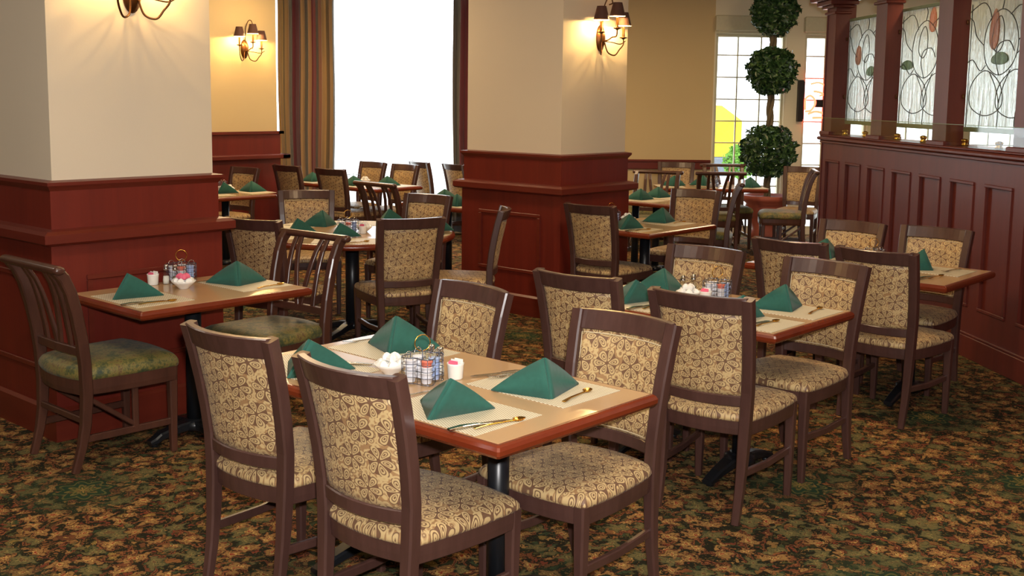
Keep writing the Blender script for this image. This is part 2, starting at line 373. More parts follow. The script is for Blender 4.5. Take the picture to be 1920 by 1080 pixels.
def dup(root, loc, deg, label, group=None):
    r = root.copy(); COL.objects.link(r); r.location = loc; r.rotation_euler = (0, 0, math.radians(deg)); r['label'] = label
    if group: r['group'] = group
    for ch in list(root.children):
        c = ch.copy(); COL.objects.link(c); c.parent = r
        for g in list(ch.children):
            d = g.copy(); COL.objects.link(d); d.parent = c
    return r
def interp(tab, x):
    for (a, b), (c, d) in zip(tab, tab[1:]):
        if x <= c: return b + (d-b)*(x-a)/(c-a)
    return tab[-1][1]
def frange(a, b, n): return [a + (b-a)*i/(n-1) for i in range(n)]
def spline(pts, n=10, closed=False):
    P = [Vector(p) for p in pts]; out = []; m = len(P)
    for i in range(m if closed else m-1):
        p0 = P[(i-1) % m] if (closed or i) else P[0]; p1 = P[i]; p2 = P[(i+1) % m]; p3 = P[(i+2) % m] if (closed or i+2 < m) else P[-1]
        for k in range(n):
            t = k/n; out.append(0.5*((2*p1) + (p2-p0)*t + (2*p0-5*p1+4*p2-p3)*t*t + (3*p1-p0-3*p2+p3)*t**3))
    if not closed: out.append(P[-1])
    return out
# ------------------------------------------------------------------ the room
CZ = 3.2
PLAN = [(-4.2, -6.0), (19.0, -6.0), (19.0, 1.52), (7.75, 12.36), (7.75, 12.6), (-4.2, 12.6)]
struct(MB().loft([[(x, y, z) for x, y in PLAN] for z in (-0.1, 0.0)], smooth=False).obj('floor', M['carpet']))
struct(MB().loft([[(x, y, z) for x, y in PLAN] for z in (CZ, CZ+0.1)], smooth=False).obj('ceiling', M['ceiling']))
struct(MB().box(-4.2, -6.0, 0, -4.0, 12, CZ).obj('wall_west', M['plaster']))
struct(MB().box(-4.0, -6.0, 0, 19, -5.8, CZ).obj('wall_south', M['plaster']))
struct(MB().box(18.8, -5.8, 0, 19, 1.6, CZ).obj('wall_east', M['plaster']))
wb = struct(MB().box(-4.0, 10.6, 0, 7.79, 12.6, CZ).obj('wall_back', M['plaster2']))
mb = MB(); mb.box(-4.0, 10.575, 0, 7.815, 10.6, 1.29); mb.box(7.79, 10.6, 0, 7.815, 11.9, 1.29)
wn = struct(mb.obj('wainscot', M['cherry'], wb))
mb = MB(); mb.box(-4.0, 10.555, 0, 7.835, 10.58, 0.16); mb.box(-4.0, 10.55, 1.285, 7.85, 10.60, 1.315); mb.box(7.78, 10.55, 1.285, 7.85, 11.9, 1.315)
mb.box(-4.0, 10.50, 1.0, 7.90, 10.60, 1.055, 0.01); mb.box(7.80, 10.5, 1.0, 7.90, 11.9, 1.055, 0.01)
struct(mb.obj('moulding', M['cherry_h'], wb))

def frame_strips(mb, axis, c, a0, a1, z0, z1, w_=0.028, p=0.012, sgn=-1):
    """raised moulding around a panel on the plane axis=c"""
    def b(u0, v0, u1, v1):
        d0, d1 = (c+sgn*p, c) if sgn < 0 else (c, c+p)
        if axis == 'x': mb.box(d0, u0, v0, d1, u1, v1, 0.004)
        else: mb.box(u0, d0, v0, u1, d1, v1, 0.004)
    b(a0, z0, a1, z0+w_); b(a0, z1-w_, a1, z1); b(a0, z0+w_, a0+w_, z1-w_); b(a1-w_, z0+w_, a1, z1-w_)

def pillar(name, x0, y0, x1, y1, panels):
    root = struct(MB().box(x0, y0, 1.25, x1, y1, CZ).obj(name, M['plaster']))
    def ring(e, z): return [(x0-e, y0-e, z), (x1+e, y0-e, z), (x1+e, y1+e, z), (x0-e, y1+e, z)]
    mb = MB(); mb.loft([ring(0.03, 0), ring(0.03, 1.0)], smooth=False); mb.loft([ring(0.02, 1.04), ring(0.02, 1.27)], smooth=False)
    struct(mb.obj('wainscot', M['cherry'], root))
    mb = MB()
    mb.loft([ring(0.048, 0), ring(0.048, 0.15), ring(0.033, 0.165)], smooth=False)
    mb.loft([ring(0.031, 0.975), ring(0.07, 0.985), ring(0.085, 0.995), ring(0.085, 1.036), ring(0.06, 1.05), ring(0.021, 1.058)], smooth=False)
    mb.loft([ring(0.021, 1.245), ring(0.032, 1.26), ring(0.042, 1.272), ring(0.042, 1.288), ring(0.001, 1.296)], smooth=False)
    for ax, c, a0, a1 in panels: frame_strips(mb, ax, c, a0, a1, 0.34, 0.82)
    struct(mb.obj('moulding', M['cherry_h'], root))
    return root
pillar('wall_left', 2.535, 5.27, 3.44, 6.35, [('x', 2.505, 5.42, 6.2), ('y', 5.24, 2.68, 3.30)])
pillar('wall_center', 6.63, 5.42, 7.46, 6.42, [('x', 6.60, 5.59, 6.25), ('y', 5.39, 6.80, 7.30)])

# the window wall, in its own coordinates: x along it, y into the room's outside, z up
WANG = math.atan2(-0.694, 0.72)
def wl(o): o.location = (W0.x, W0.y, 0); o.rotation_euler = (0, 0, WANG); return o
opens = [(-5.58, -3.10, 0.30, 3.05), (0.02, 0.93, 0.07, 2.57), (1.18, 2.05, 0.07, 2.57), (2.30, 3.2, 0.07, 2.57), (3.42, 4.32, 0.07, 2.57), (4.54, 5.44, 0.07, 2.57), (5.66, 6.56, 0.07, 2.57), (6.78, 7.68, 0.07, 2.57)]
mb = MB(); t = 0.0
for a, b, z0, z1 in opens[1:]:
    mb.box(t, 0, 0, a, 0.16, CZ); mb.box(a, 0, 0, b, 0.16, z0); mb.box(a, 0, z1, b, 0.16, CZ); t = b
mb.box(t, 0, 0, 10.0, 0.16, CZ)
ww = wl(struct(mb.obj('wall_entry', M['entry'])))
mb = MB(); a, b, z0, z1 = opens[0]; mb.box(-6.6, 0, 0, a, 0.16, CZ); mb.box(a, 0, 0, b, 0.16, z0); mb.box(a, 0, z1, b, 0.16, CZ); mb.box(b, 0, 0, 0.0, 0.16, CZ)
wl(struct(mb.obj('wall_front', M['plaster2'])))
mb = MB(); mb.box(-3.0, -0.03, 0.84, -0.01, 0, 0.955, 0.008); mb.box(-3.0, -0.045, 0.935, -0.01, 0, 0.965, 0.006)
wl(struct(mb.obj('trim_1', M['cherry_h'])))
mb = MB(); t = 0.0
for a, b, z0, z1 in opens[1:] + [(9.9, 10, 0, 0)]:
    mb.box(t, -0.02, 0, a, 0, 0.11); t = b
wl(struct(mb.obj('baseboard_front', M['white_trim'])))
for i, (a, b, z0, z1) in enumerate(opens):
    fr = MB(); g = 0.035
    for q in ((a, z0, b, z0+g), (a, z1-g, b, z1), (a, z0+g, a+g, z1-g), (b-g, z0+g, b, z1-g)): fr.box(q[0], 0.03, q[1], q[2], 0.11, q[3])
    if i:
        for z in (2.306, 2.025, 1.745, 1.465, 1.185, 0.905, 0.625, 0.345): fr.box(a+g, 0.06, z-0.008, b-g, 0.085, z+0.008)
        for k in (1, 2): fr.box(a+(b-a)*k/3-0.008, 0.058, z0+g, a+(b-a)*k/3+0.008, 0.087, z1-g)
    wnd = wl(struct(fr.obj('window_%d' % (i+1), M['white_trim'])))
    struct(MB().box(a+g, 0.070, z0+g, b-g, 0.074, z1-g).obj('pane', M['pane'], wnd))
    if i == 0: struct(MB().box(a-0.05, -0.10, z0-0.03, b+0.05, 0.03, z0, 0.006).obj('window_sill', M['white_trim'], wnd))
    elif i < 4:
        bl = MB().box(a-0.03, -0.09, 2.60, b+0.03, -0.005, 2.80, 0.015).obj('roller_blind_box', M['white_trim'])
        wl(tag(bl, ['', 'pale blind box above the left entry window behind the topiary', 'pale blind box above the narrow entry window right of the topiary', 'pale blind box seen over the stained glass partition'][i], 'blind box', None))
        MB().box(a, -0.07, 2.575, b, -0.055, 2.602, 0.003).obj('bottom_rail', M['white_trim'], bl)

# curtains beside the tall window
def curtain(label, t0, t1, folds, seed, off=0.0, mul=0.85):
    rnd = random.Random(seed); nx, nz = folds*14+1, 12; ph = [rnd.uniform(-0.5, 0.5) for _ in range(folds+2)]
    me = bpy.data.meshes.new('curtain'); v, f, uv = [], [], []
    for j in range(nz):
        z = 0.04 + (3.02-0.04)*j/(nz-1); amp = 0.075 - 0.015*j/(nz-1)
        for i in range(nx):
            s_ = i/(nx-1); k = s_*folds; a = amp*math.sin(2*PI*k + 0.5*math.sin(3*s_*PI+seed)) * (0.8+0.4*ph[int(k)])
            sway = 0.02*math.sin(4*s_+2.2*z)
            v.append((t0 + (t1-t0)*s_ + 0.5*a*math.cos(2*PI*k)*0.6 + sway*(1-j/(nz-1)), -0.17 + a, z)); uv.append(s_)
    for j in range(nz-1):
        for i in range(nx-1): f.append((j*nx+i, j*nx+i+1, (j+1)*nx+i+1, (j+1)*nx+i))
    me.from_pydata(v, [], f); ul = me.uv_layers.new(name='UVMap')
    for lp in me.loops: ul.data[lp.index].uv = (uv[lp.vertex_index]*(t1-t0)*mul + off, 0.5)
    for p in me.polygons: p.use_smooth = True
    me.materials.append(M['drape']); o = wl(link('curtain', me)); so = o.modifiers.new('thickness', 'SOLIDIFY'); so.thickness = 0.006
    tag(o, label, 'curtain', 'striped curtains at the tall window'); return o
curtain('wide striped curtain gathered left of the tall bright window', -5.475, -4.78, 7, 1, 0.0, 0.74)
curtain('narrow striped curtain between the tall window and the centre pillar', -3.32, -3.0, 3, 5, 0.118, 0.36)
rod = wl(MB().tube([(-5.6, -0.17, 3.07), (-2.9, -0.17, 3.07)], 0.018, 10).obj('curtain_rod', M['bronze']))
tag(rod, 'bronze rod carrying the striped curtains above the tall window', 'curtain rod')
for x in (-5.62, -2.88): MB().lathe([(0.0, -0.03), (0.028, -0.015), (0.034, 0), (0.028, 0.015), (0.0, 0.03)], 12).obj('finial', M['bronze'], rod).location = (x, -0.17, 3.07)

# ------------------------------------------------------------------ the partition with the stained glass
PL, PD = (9.675, 4.723, 0), 226.0
def pl(o): o.location = PL; o.rotation_euler = (0, 0, math.radians(PD)); return o
XE = 9.2
mb = MB(); mb.box(-0.10, 0.016, 0, XE, 0.26, 1.37)
np_ = 18; edges = [-0.10]
for i in range(np_): edges += [i*0.503, i*0.503+0.331]
edges.append(XE)
for i in range(0, len(edges), 2): mb.box(edges[i], 0, 0, edges[i+1], 0.016, 1.37)
for i in range(np_):
    a, b = i*0.503, i*0.503+0.331
    mb.box(a, 0, 0, b, 0.016, 0.351); mb.box(a, 0, 1.184, b, 0.016, 1.37)
part = pl(struct(mb.obj('wall_right', M['mahogany'])))
mb = MB()
for i in range(np_):
    a, b = i*0.503, i*0.503+0.331
    frame_strips(mb, 'y', 0.0, a-0.012, b+0.012, 0.339, 1.196, 0.022, 0.010)
mb.box(-0.115, -0.028, 0, XE, 0.0, 0.15, 0.004); mb.box(-0.11, -0.016, 0.15, XE, 0.0, 0.166, 0.004)
mb.box(-0.12, -0.025, 1.345, XE, 0.0, 1.372, 0.006); mb.box(-0.13, -0.05, 1.372, XE, 0.30, 1.405, 0.010); mb.box(-0.12, -0.03, 1.405, XE, 0.28, 1.425, 0.008)
struct(mb.obj('moulding', M['mahogany'], part))
struct(MB().box(-0.118, -0.01, 0, -0.10, 0.26, CZ-0.02).obj('end_board', M['mahogany'], part))
mb = MB().box(-0.12, 0.0, 2.78, XE, 0.24, CZ)
struct(mb.obj('header', M['mahogany'], part))
for k in range(8):
    s0 = 1.15*k - 0.13
    mb = MB(); mb.box(s0+(0.03 if k == 0 else 0), 0.0, 1.42, s0+0.22, 0.13, 2.60, 0.004)
    mb.box(s0-0.03+(0.03 if k == 0 else 0), -0.03, 1.42, s0+0.25, 0.16, 1.455, 0.006)
    for e, z0, z1 in ((0.02, 2.52, 2.545), (0.045, 2.575, 2.60), (0.08, 2.60, 2.64), (0.13, 2.64, 2.80)):
        mb.box(s0-e, -e, z0, s0+0.22+e, 0.13+e*0.6, z1, 0.006)
    pl(struct(mb.obj('trim_%d' % (k+2), M['mahogany'])))

# stained glass pieces; drawn in a unit panel u 0..1, v 0..1.05
def petal(cx, cy, w_, h_, lean=0.0):
    return [(cx, cy), (cx-w_*0.55, cy+h_*0.22), (cx-w_*0.5+lean*0.5, cy+h_*0.7), (cx+lean, cy+h_), (cx+w_*0.5+lean*0.5, cy+h_*0.7), (cx+w_*0.55, cy+h_*0.22)]
def came_paths():
    c = []
    c.append(('c', petal(0.33, 0.10, 0.42, 0.36, -0.03))); c.append(('c', petal(0.71, 0.09, 0.40, 0.37, 0.03)))
    c.append(('o', [(0.52, 0.0), (0.52, 0.2), (0.47, 0.32), (0.36, 0.45)])); c.append(('o', [(0.52, 0.2), (0.58, 0.34), (0.66, 0.46)]))
    for x in (0.26, 0.76): c.append(('o', [(x, 0.0), (x, 0.08), (x+0.01, 0.14)]))
    c.append(('c', [(0.50, 0.42), (0.32, 0.50), (0.26, 0.66), (0.32, 0.84), (0.50, 0.93), (0.68, 0.84), (0.75, 0.66), (0.68, 0.50)]))
    c.append(('o', [(0.0, 0.52), (0.10, 0.55), (0.22, 0.46), (0.30, 0.50)])); c.append(('o', [(1.0, 0.56), (0.88, 0.52), (0.80, 0.60), (0.74, 0.58)]))
    c.append(('o', [(0.50, 0.42), (0.44, 0.56), (0.48, 0.66), (0.62, 0.68), (0.70, 0.60)]))
    c.append(('o', [(0.36, 0.86), (0.30, 0.96), (0.20, 1.0), (0.0, 0.93)])); c.append(('o', [(0.62, 0.88), (0.74, 0.94), (0.86, 0.92), (1.0, 0.98)]))
    c.append(('o', [(0.50, 0.93), (0.52, 1.0), (0.50, 1.06)])); c.append(('c', petal(0.46, 0.60, 0.14, 0.28, 0.02)))
    c.append(('o', [(0.26, 0.66), (0.14, 0.74), (0.08, 0.86), (0.0, 0.90)])); c.append(('o', [(0.75, 0.68), (0.88, 0.76), (1.0, 0.74)]))
    c.append(('o', [(0.05, 0.0), (0.05, 1.0)]))
    return c
GW, GH = 0.93, 0.90
paths = came_paths()
bayname = ['first', 'second', 'third', 'fourth', 'fifth', 'sixth', 'seventh']
glasslab = ['stained glass panel nearest the entry, small orange tulip, in the far partition bay',
            'stained glass panel in the second partition bay, orange bud near its top',
            'large stained glass panel nearest in the frame, orange tulip in an oval',
            ]
g0 = None
for k in range(4):
    s0 = 1.15*k + 0.06
    def place(o): o.location = (Vector(PL) + Matrix.Rotation(math.radians(PD), 3, 'Z') @ Vector((s0, 0.135, 1.555))); o.rotation_euler = (0, 0, math.radians(PD)); return o
    lab = glasslab[k] if k < 3 else 'stained glass panel at the right edge of the picture'
    if k == 3: break
    root = thing('stained_glass_panel', lab, 'stained glass', group='stained glass panels over the partition'); place(root)
    MB().box(0, 0, 0, GW, 0.007, GH).obj('glass_pane', M['art'], root)
    mb = MB()
    for kind, p in paths:
        sp = spline([(u*GW, -0.001, min(v_*0.86, GH-0.005)) for u, v_ in p], 6, kind == 'c'); mb.tube(sp, 0.0036, 6, closed=(kind == 'c'))
    mb.obj('lead_lines', M['came'], root)
    for nm, mt, (u, v_, ww_, hh_) in (('orange_petal', 'art_orange', [(0.28, 0.58, 0.11, 0.20), (0.62, 0.82, 0.11, 0.22), (0.40, 0.62, 0.11, 0.32)][k]), ('green_leaf', 'art_green', [(0.60, 0.46, 0.16, 0.10), (0.16, 0.50, 0.2, 0.09), (0.5, 0.50, 0.2, 0.10)][k])):
        sp = spline([(a*GW, 0, b*0.86) for a, b in petal(u, v_, ww_, hh_, 0.01)], 5, True)
        MB().loft([[(p.x, -0.004, p.z) for p in sp], [(p.x, 0.011, p.z) for p in sp]], smooth=False).obj(nm, M[mt], root)
    MB().box(0, -0.008, -0.03, GW, 0.016, 0.004, 0.003).obj('edge_channel', M['glassedge'], root)
    MB().box(0, -0.008, GH-0.004, GW, 0.016, GH+0.022, 0.003).obj('edge_channel', M['glassedge'], root)
    for z in (0.20, 0.72):
        MB().lathe([(0.006, z), (0.009, z+0.004), (0.009, z+0.03), (0.006, z+0.034)], 12, 0.045, -0.03).obj('hinge', M['bronze'], root)
    for j, x in enumerate((0.12, 0.60)):
        cl = MB().lathe([(0.024, 0), (0.026, 0.010), (0.018, 0.018), (0.026, 0.032), (0.028, 0.042), (0.010, 0.052)], 14).obj('brass_stand', M['gold'])
        cl.location = Vector(PL) + Matrix.Rotation(math.radians(PD), 3, 'Z') @ Vector((s0+x, 0.10, 1.4255))
        tag(cl, 'small brass stand on the sill below the %s stained glass panel, %s one' % (['farthest', 'middle', 'nearest'][k], ['left', 'right'][j]), 'brass stand', 'brass stands on the partition sill')
sh = pl(MB().box(-0.10, -0.008, 1.427, XE, -0.002, 1.575).obj('glass_guard', M['shield']))
sh.parent = part; sh.location = (0, 0, 0); sh.rotation_euler = (0, 0, 0); struct(sh)
MB().box(-0.10, -0.009, 1.575, XE, -0.001, 1.579).obj('polished_edge', M['glassedge'], sh)

# ------------------------------------------------------------------ outside
struct(wl(MB().box(-30, 0.16, -0.25, 30, 60, -0.12).obj('ground_outside', M['asphalt'])))
van = thing('van', 'yellow and grey van parked outside the left entry window', 'van', wp(1.95, -0.12, -9.0), math.degrees(WANG))
MB().loft([[(x, y, z) for x, y in ((-3.4, -0.9), (0.75, -0.9), (0.75, 0.9), (-3.4, 0.9))] for z in (0.72, 1.45)] + [[(x, y, 1.75) for x, y in ((-3.2, -0.8), (0.35, -0.8), (0.35, 0.8), (-3.2, 0.8))]], smooth=False).obj('body', M['yellow'], van)
MB().box(-3.45, -0.93, 0.32, 0.85, 0.93, 0.72, 0.05).obj('lower_body', M['greyvan'], van)
for x in (-2.6, 0.0):
    for y in (-0.86, 0.86):
        o = MB().tube([(x, y-0.1, 0.3), (x, y+0.1, 0.3)], 0.3, 18).obj('wheel', M['dark'], van)
def blob(name, r, n, mat, leafs, size, seed, parent=None):
    rnd = random.Random(seed); mb = MB()
    for i in range(leafs):
        z = rnd.uniform(-1, 1); a = rnd.uniform(0, 2*PI); q = math.sqrt(1-z*z); rr = r*(0.60 + 0.44*rnd.random()**0.5) * (1+0.07*math.sin(5*a+seed)*q + 0.06*math.sin(4*z*PI+seed))
        p = Vector((q*math.cos(a), q*math.sin(a), z))*rr
        d = (p.normalized()*0.6 + Vector((rnd.uniform(-1, 1), rnd.uniform(-1, 1), rnd.uniform(-1, 1)))).normalized()
        e = d.orthogonal().normalized(); e = (Matrix.Rotation(rnd.uniform(0, 6.28), 3, d) @ e); f = d.cross(e); s_ = size*rnd.uniform(0.7, 1.3)
        mb.quad(p-e*s_*0.5, p-f*s_*0.28+d*s_*0.05, p+e*s_*0.55, p+f*s_*0.28+d*s_*0.05)
    return mb.obj(name, mat, parent)
sb = thing('shrub', 'bright green shrub outside the left entry window', 'shrub', wp(1.52, 0.0, -4.0), 0)
blob('foliage', 0.27, 0, M['hedge'], 900, 0.08, 3, sb).location = (0, 0, 0.72)
MB().tube([(0, 0, -0.12), (0.01, 0, 0.5)], 0.03, 8).obj('stem', M['trunk'], sb)

# neon sign in the narrow entry window
ns = wl(MB().box(1.10, -0.075, 1.47, 1.165, -0.005, 2.0, 0.004).obj('neon_sign', M['dark']))
tag(ns, 'red neon sign with dark side board in the narrow entry window', 'neon sign')
mb = MB(); mb.tube(spline([(1.20, -0.05, 1.62), (1.20, -0.05, 1.76), (1.27, -0.05, 1.80), (1.33, -0.05, 1.72), (1.28, -0.05, 1.62), (1.20, -0.05, 1.60)], 6), 0.014, 8)
mb.tube(spline([(1.26, -0.05, 1.95), (1.36, -0.05, 1.97), (1.44, -0.05, 1.93), (1.46, -0.05, 1.84), (1.38, -0.05, 1.80)], 6), 0.012, 8)
mb.tube(spline([(1.24, -0.05, 1.57), (1.34, -0.05, 1.60), (1.46, -0.05, 1.57), (1.48, -0.05, 1.53), (1.30, -0.05, 1.52)], 6), 0.016, 8)
mb.tube(spline([(1.30, -0.05, 1.86), (1.40, -0.05, 1.84), (1.47, -0.05, 1.78)], 6), 0.014, 8)
mb.obj('neon_tube', M['neon'], ns)
MB().box(1.32, -0.06, 1.655, 1.47, -0.02, 1.755, 0.006).obj('power_box', M['dark'], ns)
MB().box(1.165, -0.03, 1.50, 1.19, -0.02, 1.98).obj('hanger', M['dark'], ns)

# topiary
tp = thing('topiary_tree', 'three-ball topiary tree in a terracotta pot before the entry windows', 'potted tree', (12.40, 6.82, 0))
MB().lathe([(0.17, 0), (0.19, 0.02), (0.20, 0.10), (0.16, 0.14), (0.21, 0.30), (0.26, 0.42), (0.25, 0.46), (0.30, 0.50), (0.31, 0.56), (0.28, 0.57), (0.26, 0.53), (0.0, 0.52)], 36).obj('pot', M['terracotta'], tp)
MB().lathe([(0.262, 0.5205), (0.255, 0.535), (0.10, 0.545), (0.0, 0.547)], 24).obj('soil', M['soil'], tp)
mb = MB()
for k in range(3):
    mb.tube([(0.026*math.cos(2*PI*k/3+z*9), 0.026*math.sin(2*PI*k/3+z*9), z) for z in frange(0.53, 2.75, 60)], 0.024, 8)
mb.obj('trunk', M['trunk'], tp)
for z, r, sd in ((1.11, 0.325, 11), (2.10, 0.285, 12), (2.81, 0.27, 13)):
    o = blob('foliage_ball', r, 0, M['leaf'], 2600, 0.075, sd, tp); o.location = (0, 0, z)
# ------------------------------------------------------------------ wall sconces
def make_sconce(label, loc, deg, watts):
    t = thing('wall_sconce', label, 'wall lamp', loc, deg, 'three-light wall sconces')   # local -y points into the room
    mb = MB(); mb.loft([[(0.052*s_*math.cos(a), -d, 0.105*s_*math.sin(a)-0.005) for a in [2*PI*k/24 for k in range(24)]] for s_, d in ((1.0, 0.0), (1.0, 0.008), (0.86, 0.014), (0.8, 0.02), (0.5, 0.034), (0.15, 0.04))])
    mb.obj('backplate', M['bronze'], t)
    # hook over the shades
    MB().tube(spline([(0, -0.02, 0.09), (0.0, -0.03, 0.22), (0.02, -0.05, 0.30), (0.05, -0.06, 0.31), (0.06, -0.07, 0.27), (0.03, -0.06, 0.255)], 8), 0.005, 8).obj('scroll', M['bronze'], t)
    for x, dy, zc in ((-0.145, 0.12, 0.03), (0.0, 0.165, 0.065), (0.145, 0.12, 0.0)):
        y = -dy
        if x: pts = [(x*0.15, -0.03, -0.04), (x*0.28, -0.05, -0.115), (x*0.62, -0.08, -0.135), (x*0.85, -0.1, -0.09), (x, y, zc-0.05), (x, y, zc)]
        else: pts = [(0, -0.03, -0.03), (0.0, -0.08, -0.02), (0.01, -0.11, 0.0), (0.0, y+0.01, 0.005), (0, y, 0.03), (0, y, zc)]
        a = MB().tube(spline(pts, 8), 0.0055, 8).obj('arm', M['bronze'], t)
        if x > 0: MB().tube(spline([(0.02, -0.035, -0.03), (0.08, -0.06, -0.035), (0.16, -0.08, -0.045), (0.20, -0.10, -0.02)], 8), 0.004, 8).obj('leaf_scroll', M['bronze'], a)
        MB().lathe([(0.006, zc-0.012), (0.016, zc-0.004), (0.03, zc), (0.031, zc+0.006), (0.012, zc+0.008), (0.0105, zc+0.012), (0.0105, zc+0.085), (0.0, zc+0.086)], 16, x, y).obj('candle_cup', M['bronze'], t)
        MB().lathe([(0.004, zc+0.118), (0.011, zc+0.124), (0.013, zc+0.135), (0.008, zc+0.155), (0.002, zc+0.165)], 14, x, y).obj('bulb', M['bulb'], t)
        sb_ = MB().lathe([(0.062, zc+0.095), (0.061, zc+0.098), (0.036, zc+0.20)], 32, x, y, cap=False)
        me = sb_.mesh('lamp_shade', M['shade']); so = link('lamp_shade', me, t)
        l = bpy.data.lights.new('sconce_light', 'POINT'); l.energy = watts; l.color = (1.0, 0.64, 0.24); l.shadow_soft_size = 0.008
        lo = bpy.data.objects.new('sconce_light', l); COL.objects.link(lo); lo.parent = t; lo.location = (x, y, zc+0.102)
    return t
make_sconce('bronze three-arm wall sconce cut by the top edge, on the left pillar', (2.985, 5.268, 2.235), 0, 7)
make_sconce('bronze three-arm wall sconce on the back wall left of the striped curtain', (7.36, 10.598, 2.235), 0, 11)
make_sconce('bronze three-arm wall sconce on the centre pillar', (7.09, 5.418, 2.205), 0, 10)

# ------------------------------------------------------------------ upholstered dining chair, facing local +x
STILE = [(0.0, -0.262), (0.12, -0.236), (0.25, -0.222), (0.43, -0.212), (0.56, -0.214), (0.70, -0.232), (0.84, -0.262), (0.942, -0.290)]
SY = [(0.0, 0.178), (0.43, 0.186), (0.942, 0.209)]
def sx(z): return interp(STILE, z)
def sy(z): return interp(SY, z)
def bow(z, y): return sx(z) + 0.012 - (0.050+0.014*(z-0.5)/0.45)*(1-(y/(sy(z)+0.02))**2)
def seat_outline(grow=0.0, n=9):
    """rounded trapezium with bowed sides, counter-clockwise"""
    pts = []
    L, Wf, Wr = 0.235, 0.238, 0.198
    def side(a, b, bx, by, k):
        for i in range(k):
            t = i/k; q = 4*t*(1-t); pts.append((a[0]+(b[0]-a[0])*t + bx*q, a[1]+(b[1]-a[1])*t + by*q))
    r = 0.03
    side((L, -Wf+r), (L, Wf-r), 0.022, 0, 10); side((L-0.005, Wf-r*0.3), (L-r, Wf), 0.004, 0.004, 3)
    side((L-r*1.3, Wf), (-0.20, Wr+0.006), 0, 0.012, 10); side((-0.205, Wr), (-0.215, Wr-0.012), 0, 0, 2)
    side((-0.216, Wr-0.014), (-0.216, -Wr+0.014), -0.03, 0, 10); side((-0.215, -Wr+0.012), (-0.205, -Wr), 0, 0, 2)
    side((-0.20, -Wr-0.006), (L-r*1.3, -Wf), 0, -0.012, 10); side((L-r, -Wf), (L-0.005, -Wf+r*0.3), 0.004, -0.004, 3)
    return pts
def scaled(o, s_, cx=0.01): return [(cx + (x-cx)*s_, y*s_) for x, y in o]
def seat_pad(mat, zb=0.418, zt=0.476, name='seat', parent=None, grow=1.0):
    o = seat_outline(); h = zt - zb; rings = []
    for s_, k in ((0.93, 0.0), (0.985, 0.06), (1.0, 0.22), (0.995, 0.40), (0.975, 0.56), (0.94, 0.70), (0.86, 0.83), (0.72, 0.92), (0.5, 0.98), (0.25, 1.0), (0.02, 1.0)):
        rings.append([(x, y, zb + h*k) for x, y in scaled(o, s_*grow)])
    return MB().loft(rings).obj(name, mat, parent)
def make_chair(label, group):
    t = thing('dining_chair', label, 'chair', group=group); W_ = M['chair']
    seat_pad(M['fab_seat'], parent=t)
    o = seat_outline(); mb = MB()
    mb.loft([[(x, y, z) for x, y in scaled(o, s_)] for s_, z in ((0.955, 0.362), (0.975, 0.366), (0.985, 0.39), (0.99, 0.421), (0.94, 0.424))], smooth=False)
    mb.obj('seat_frame', W_, t)
    for s_ in (1, -1):
        zs = [0.0, 0.06, 0.15, 0.25, 0.35, 0.45, 0.55, 0.65, 0.75, 0.85, 0.944]
        secs = [(0.032 + 0.015*min(1, z/0.4), 0.032 + 0.015*min(1, z/0.4)) for z in zs]
        MB().sweep([(sx(z), s_*sy(z), z) for z in zs], secs, (0, 1, 0)).obj('rear_leg', W_, t)
        MB().sweep([(0.212, s_*0.214, 0.0), (0.213, s_*0.214, 0.2), (0.214, s_*0.215, 0.425)], [(0.030, 0.030), (0.037, 0.037), (0.044, 0.044)], (0, 1, 0)).obj('front_leg', W_, t)
        MB().sweep([(-0.222, s_*0.18, 0.205), (0.0, s_*0.198, 0.195), (0.205, s_*0.212, 0.205)], (0.020, 0.032), (0, 1, 0), 0.004).obj('stretcher', W_, t)
    def rail(z0, z1, th, nm):
        zc = (z0+z1)/2; ys = frange(-sy(zc), sy(zc), 13)
        pts = [(bow(zc, y), y, zc) for y in ys]; tilt = (sx(z1)-sx(z0))/(z1-z0)
        mb = MB(); rings = []
        for y in ys:
            c0, c1 = bow(z0, y), bow(z1, y)
            q = [(c0-th/2, z0+.004), (c0-th/2+.004, z0), (c0+th/2-.004, z0), (c0+th/2, z0+.004), (c1+th/2, z1-.004), (c1+th/2-.004, z1), (c1-th/2+.004, z1), (c1-th/2, z1-.004)]
            rings.append([(x, y, z) for x, z in q])
        return mb.loft(rings, smooth=False).obj(nm, W_, t)
    rail(0.876, 0.947, 0.032, 'top_rail'); rail(0.486, 0.532, 0.028, 'lower_rail')
    # padded back
    ny, nz = 17, 13; rings = []
    for j in range(nz):
        z = 0.528 + (0.880-0.528)*j/(nz-1); yw = sy(z)-0.018; fr, bk = [], []
        for i in range(ny):
            y = -yw + 2*yw*i/(ny-1); q = (1-abs(2*i/(ny-1)-1)**6)*(1-abs(2*j/(nz-1)-1)**6); th = 0.008 + 0.012*q
            fr.append((bow(z, y)+th, y, z)); bk.append((bow(z, y)-0.006-0.006*q, y, z))
        rings.append(fr + bk[::-1])
    pad = MB().loft(rings).obj('back_pad', M['fab_back'], t)
    z0, z1 = 0.542, 0.866
    loop = [(bow(z0, y)+0.0145, y, z0) for y in frange(-sy(z0)+0.027, sy(z0)-0.027, 14)] + [(bow(z1, y)+0.0145, y, z1) for y in frange(sy(z1)-0.027, -sy(z1)+0.027, 14)]
    MB().tube(loop, 0.0022, 5, closed=True).obj('piping', M['thread'], pad)
    return t

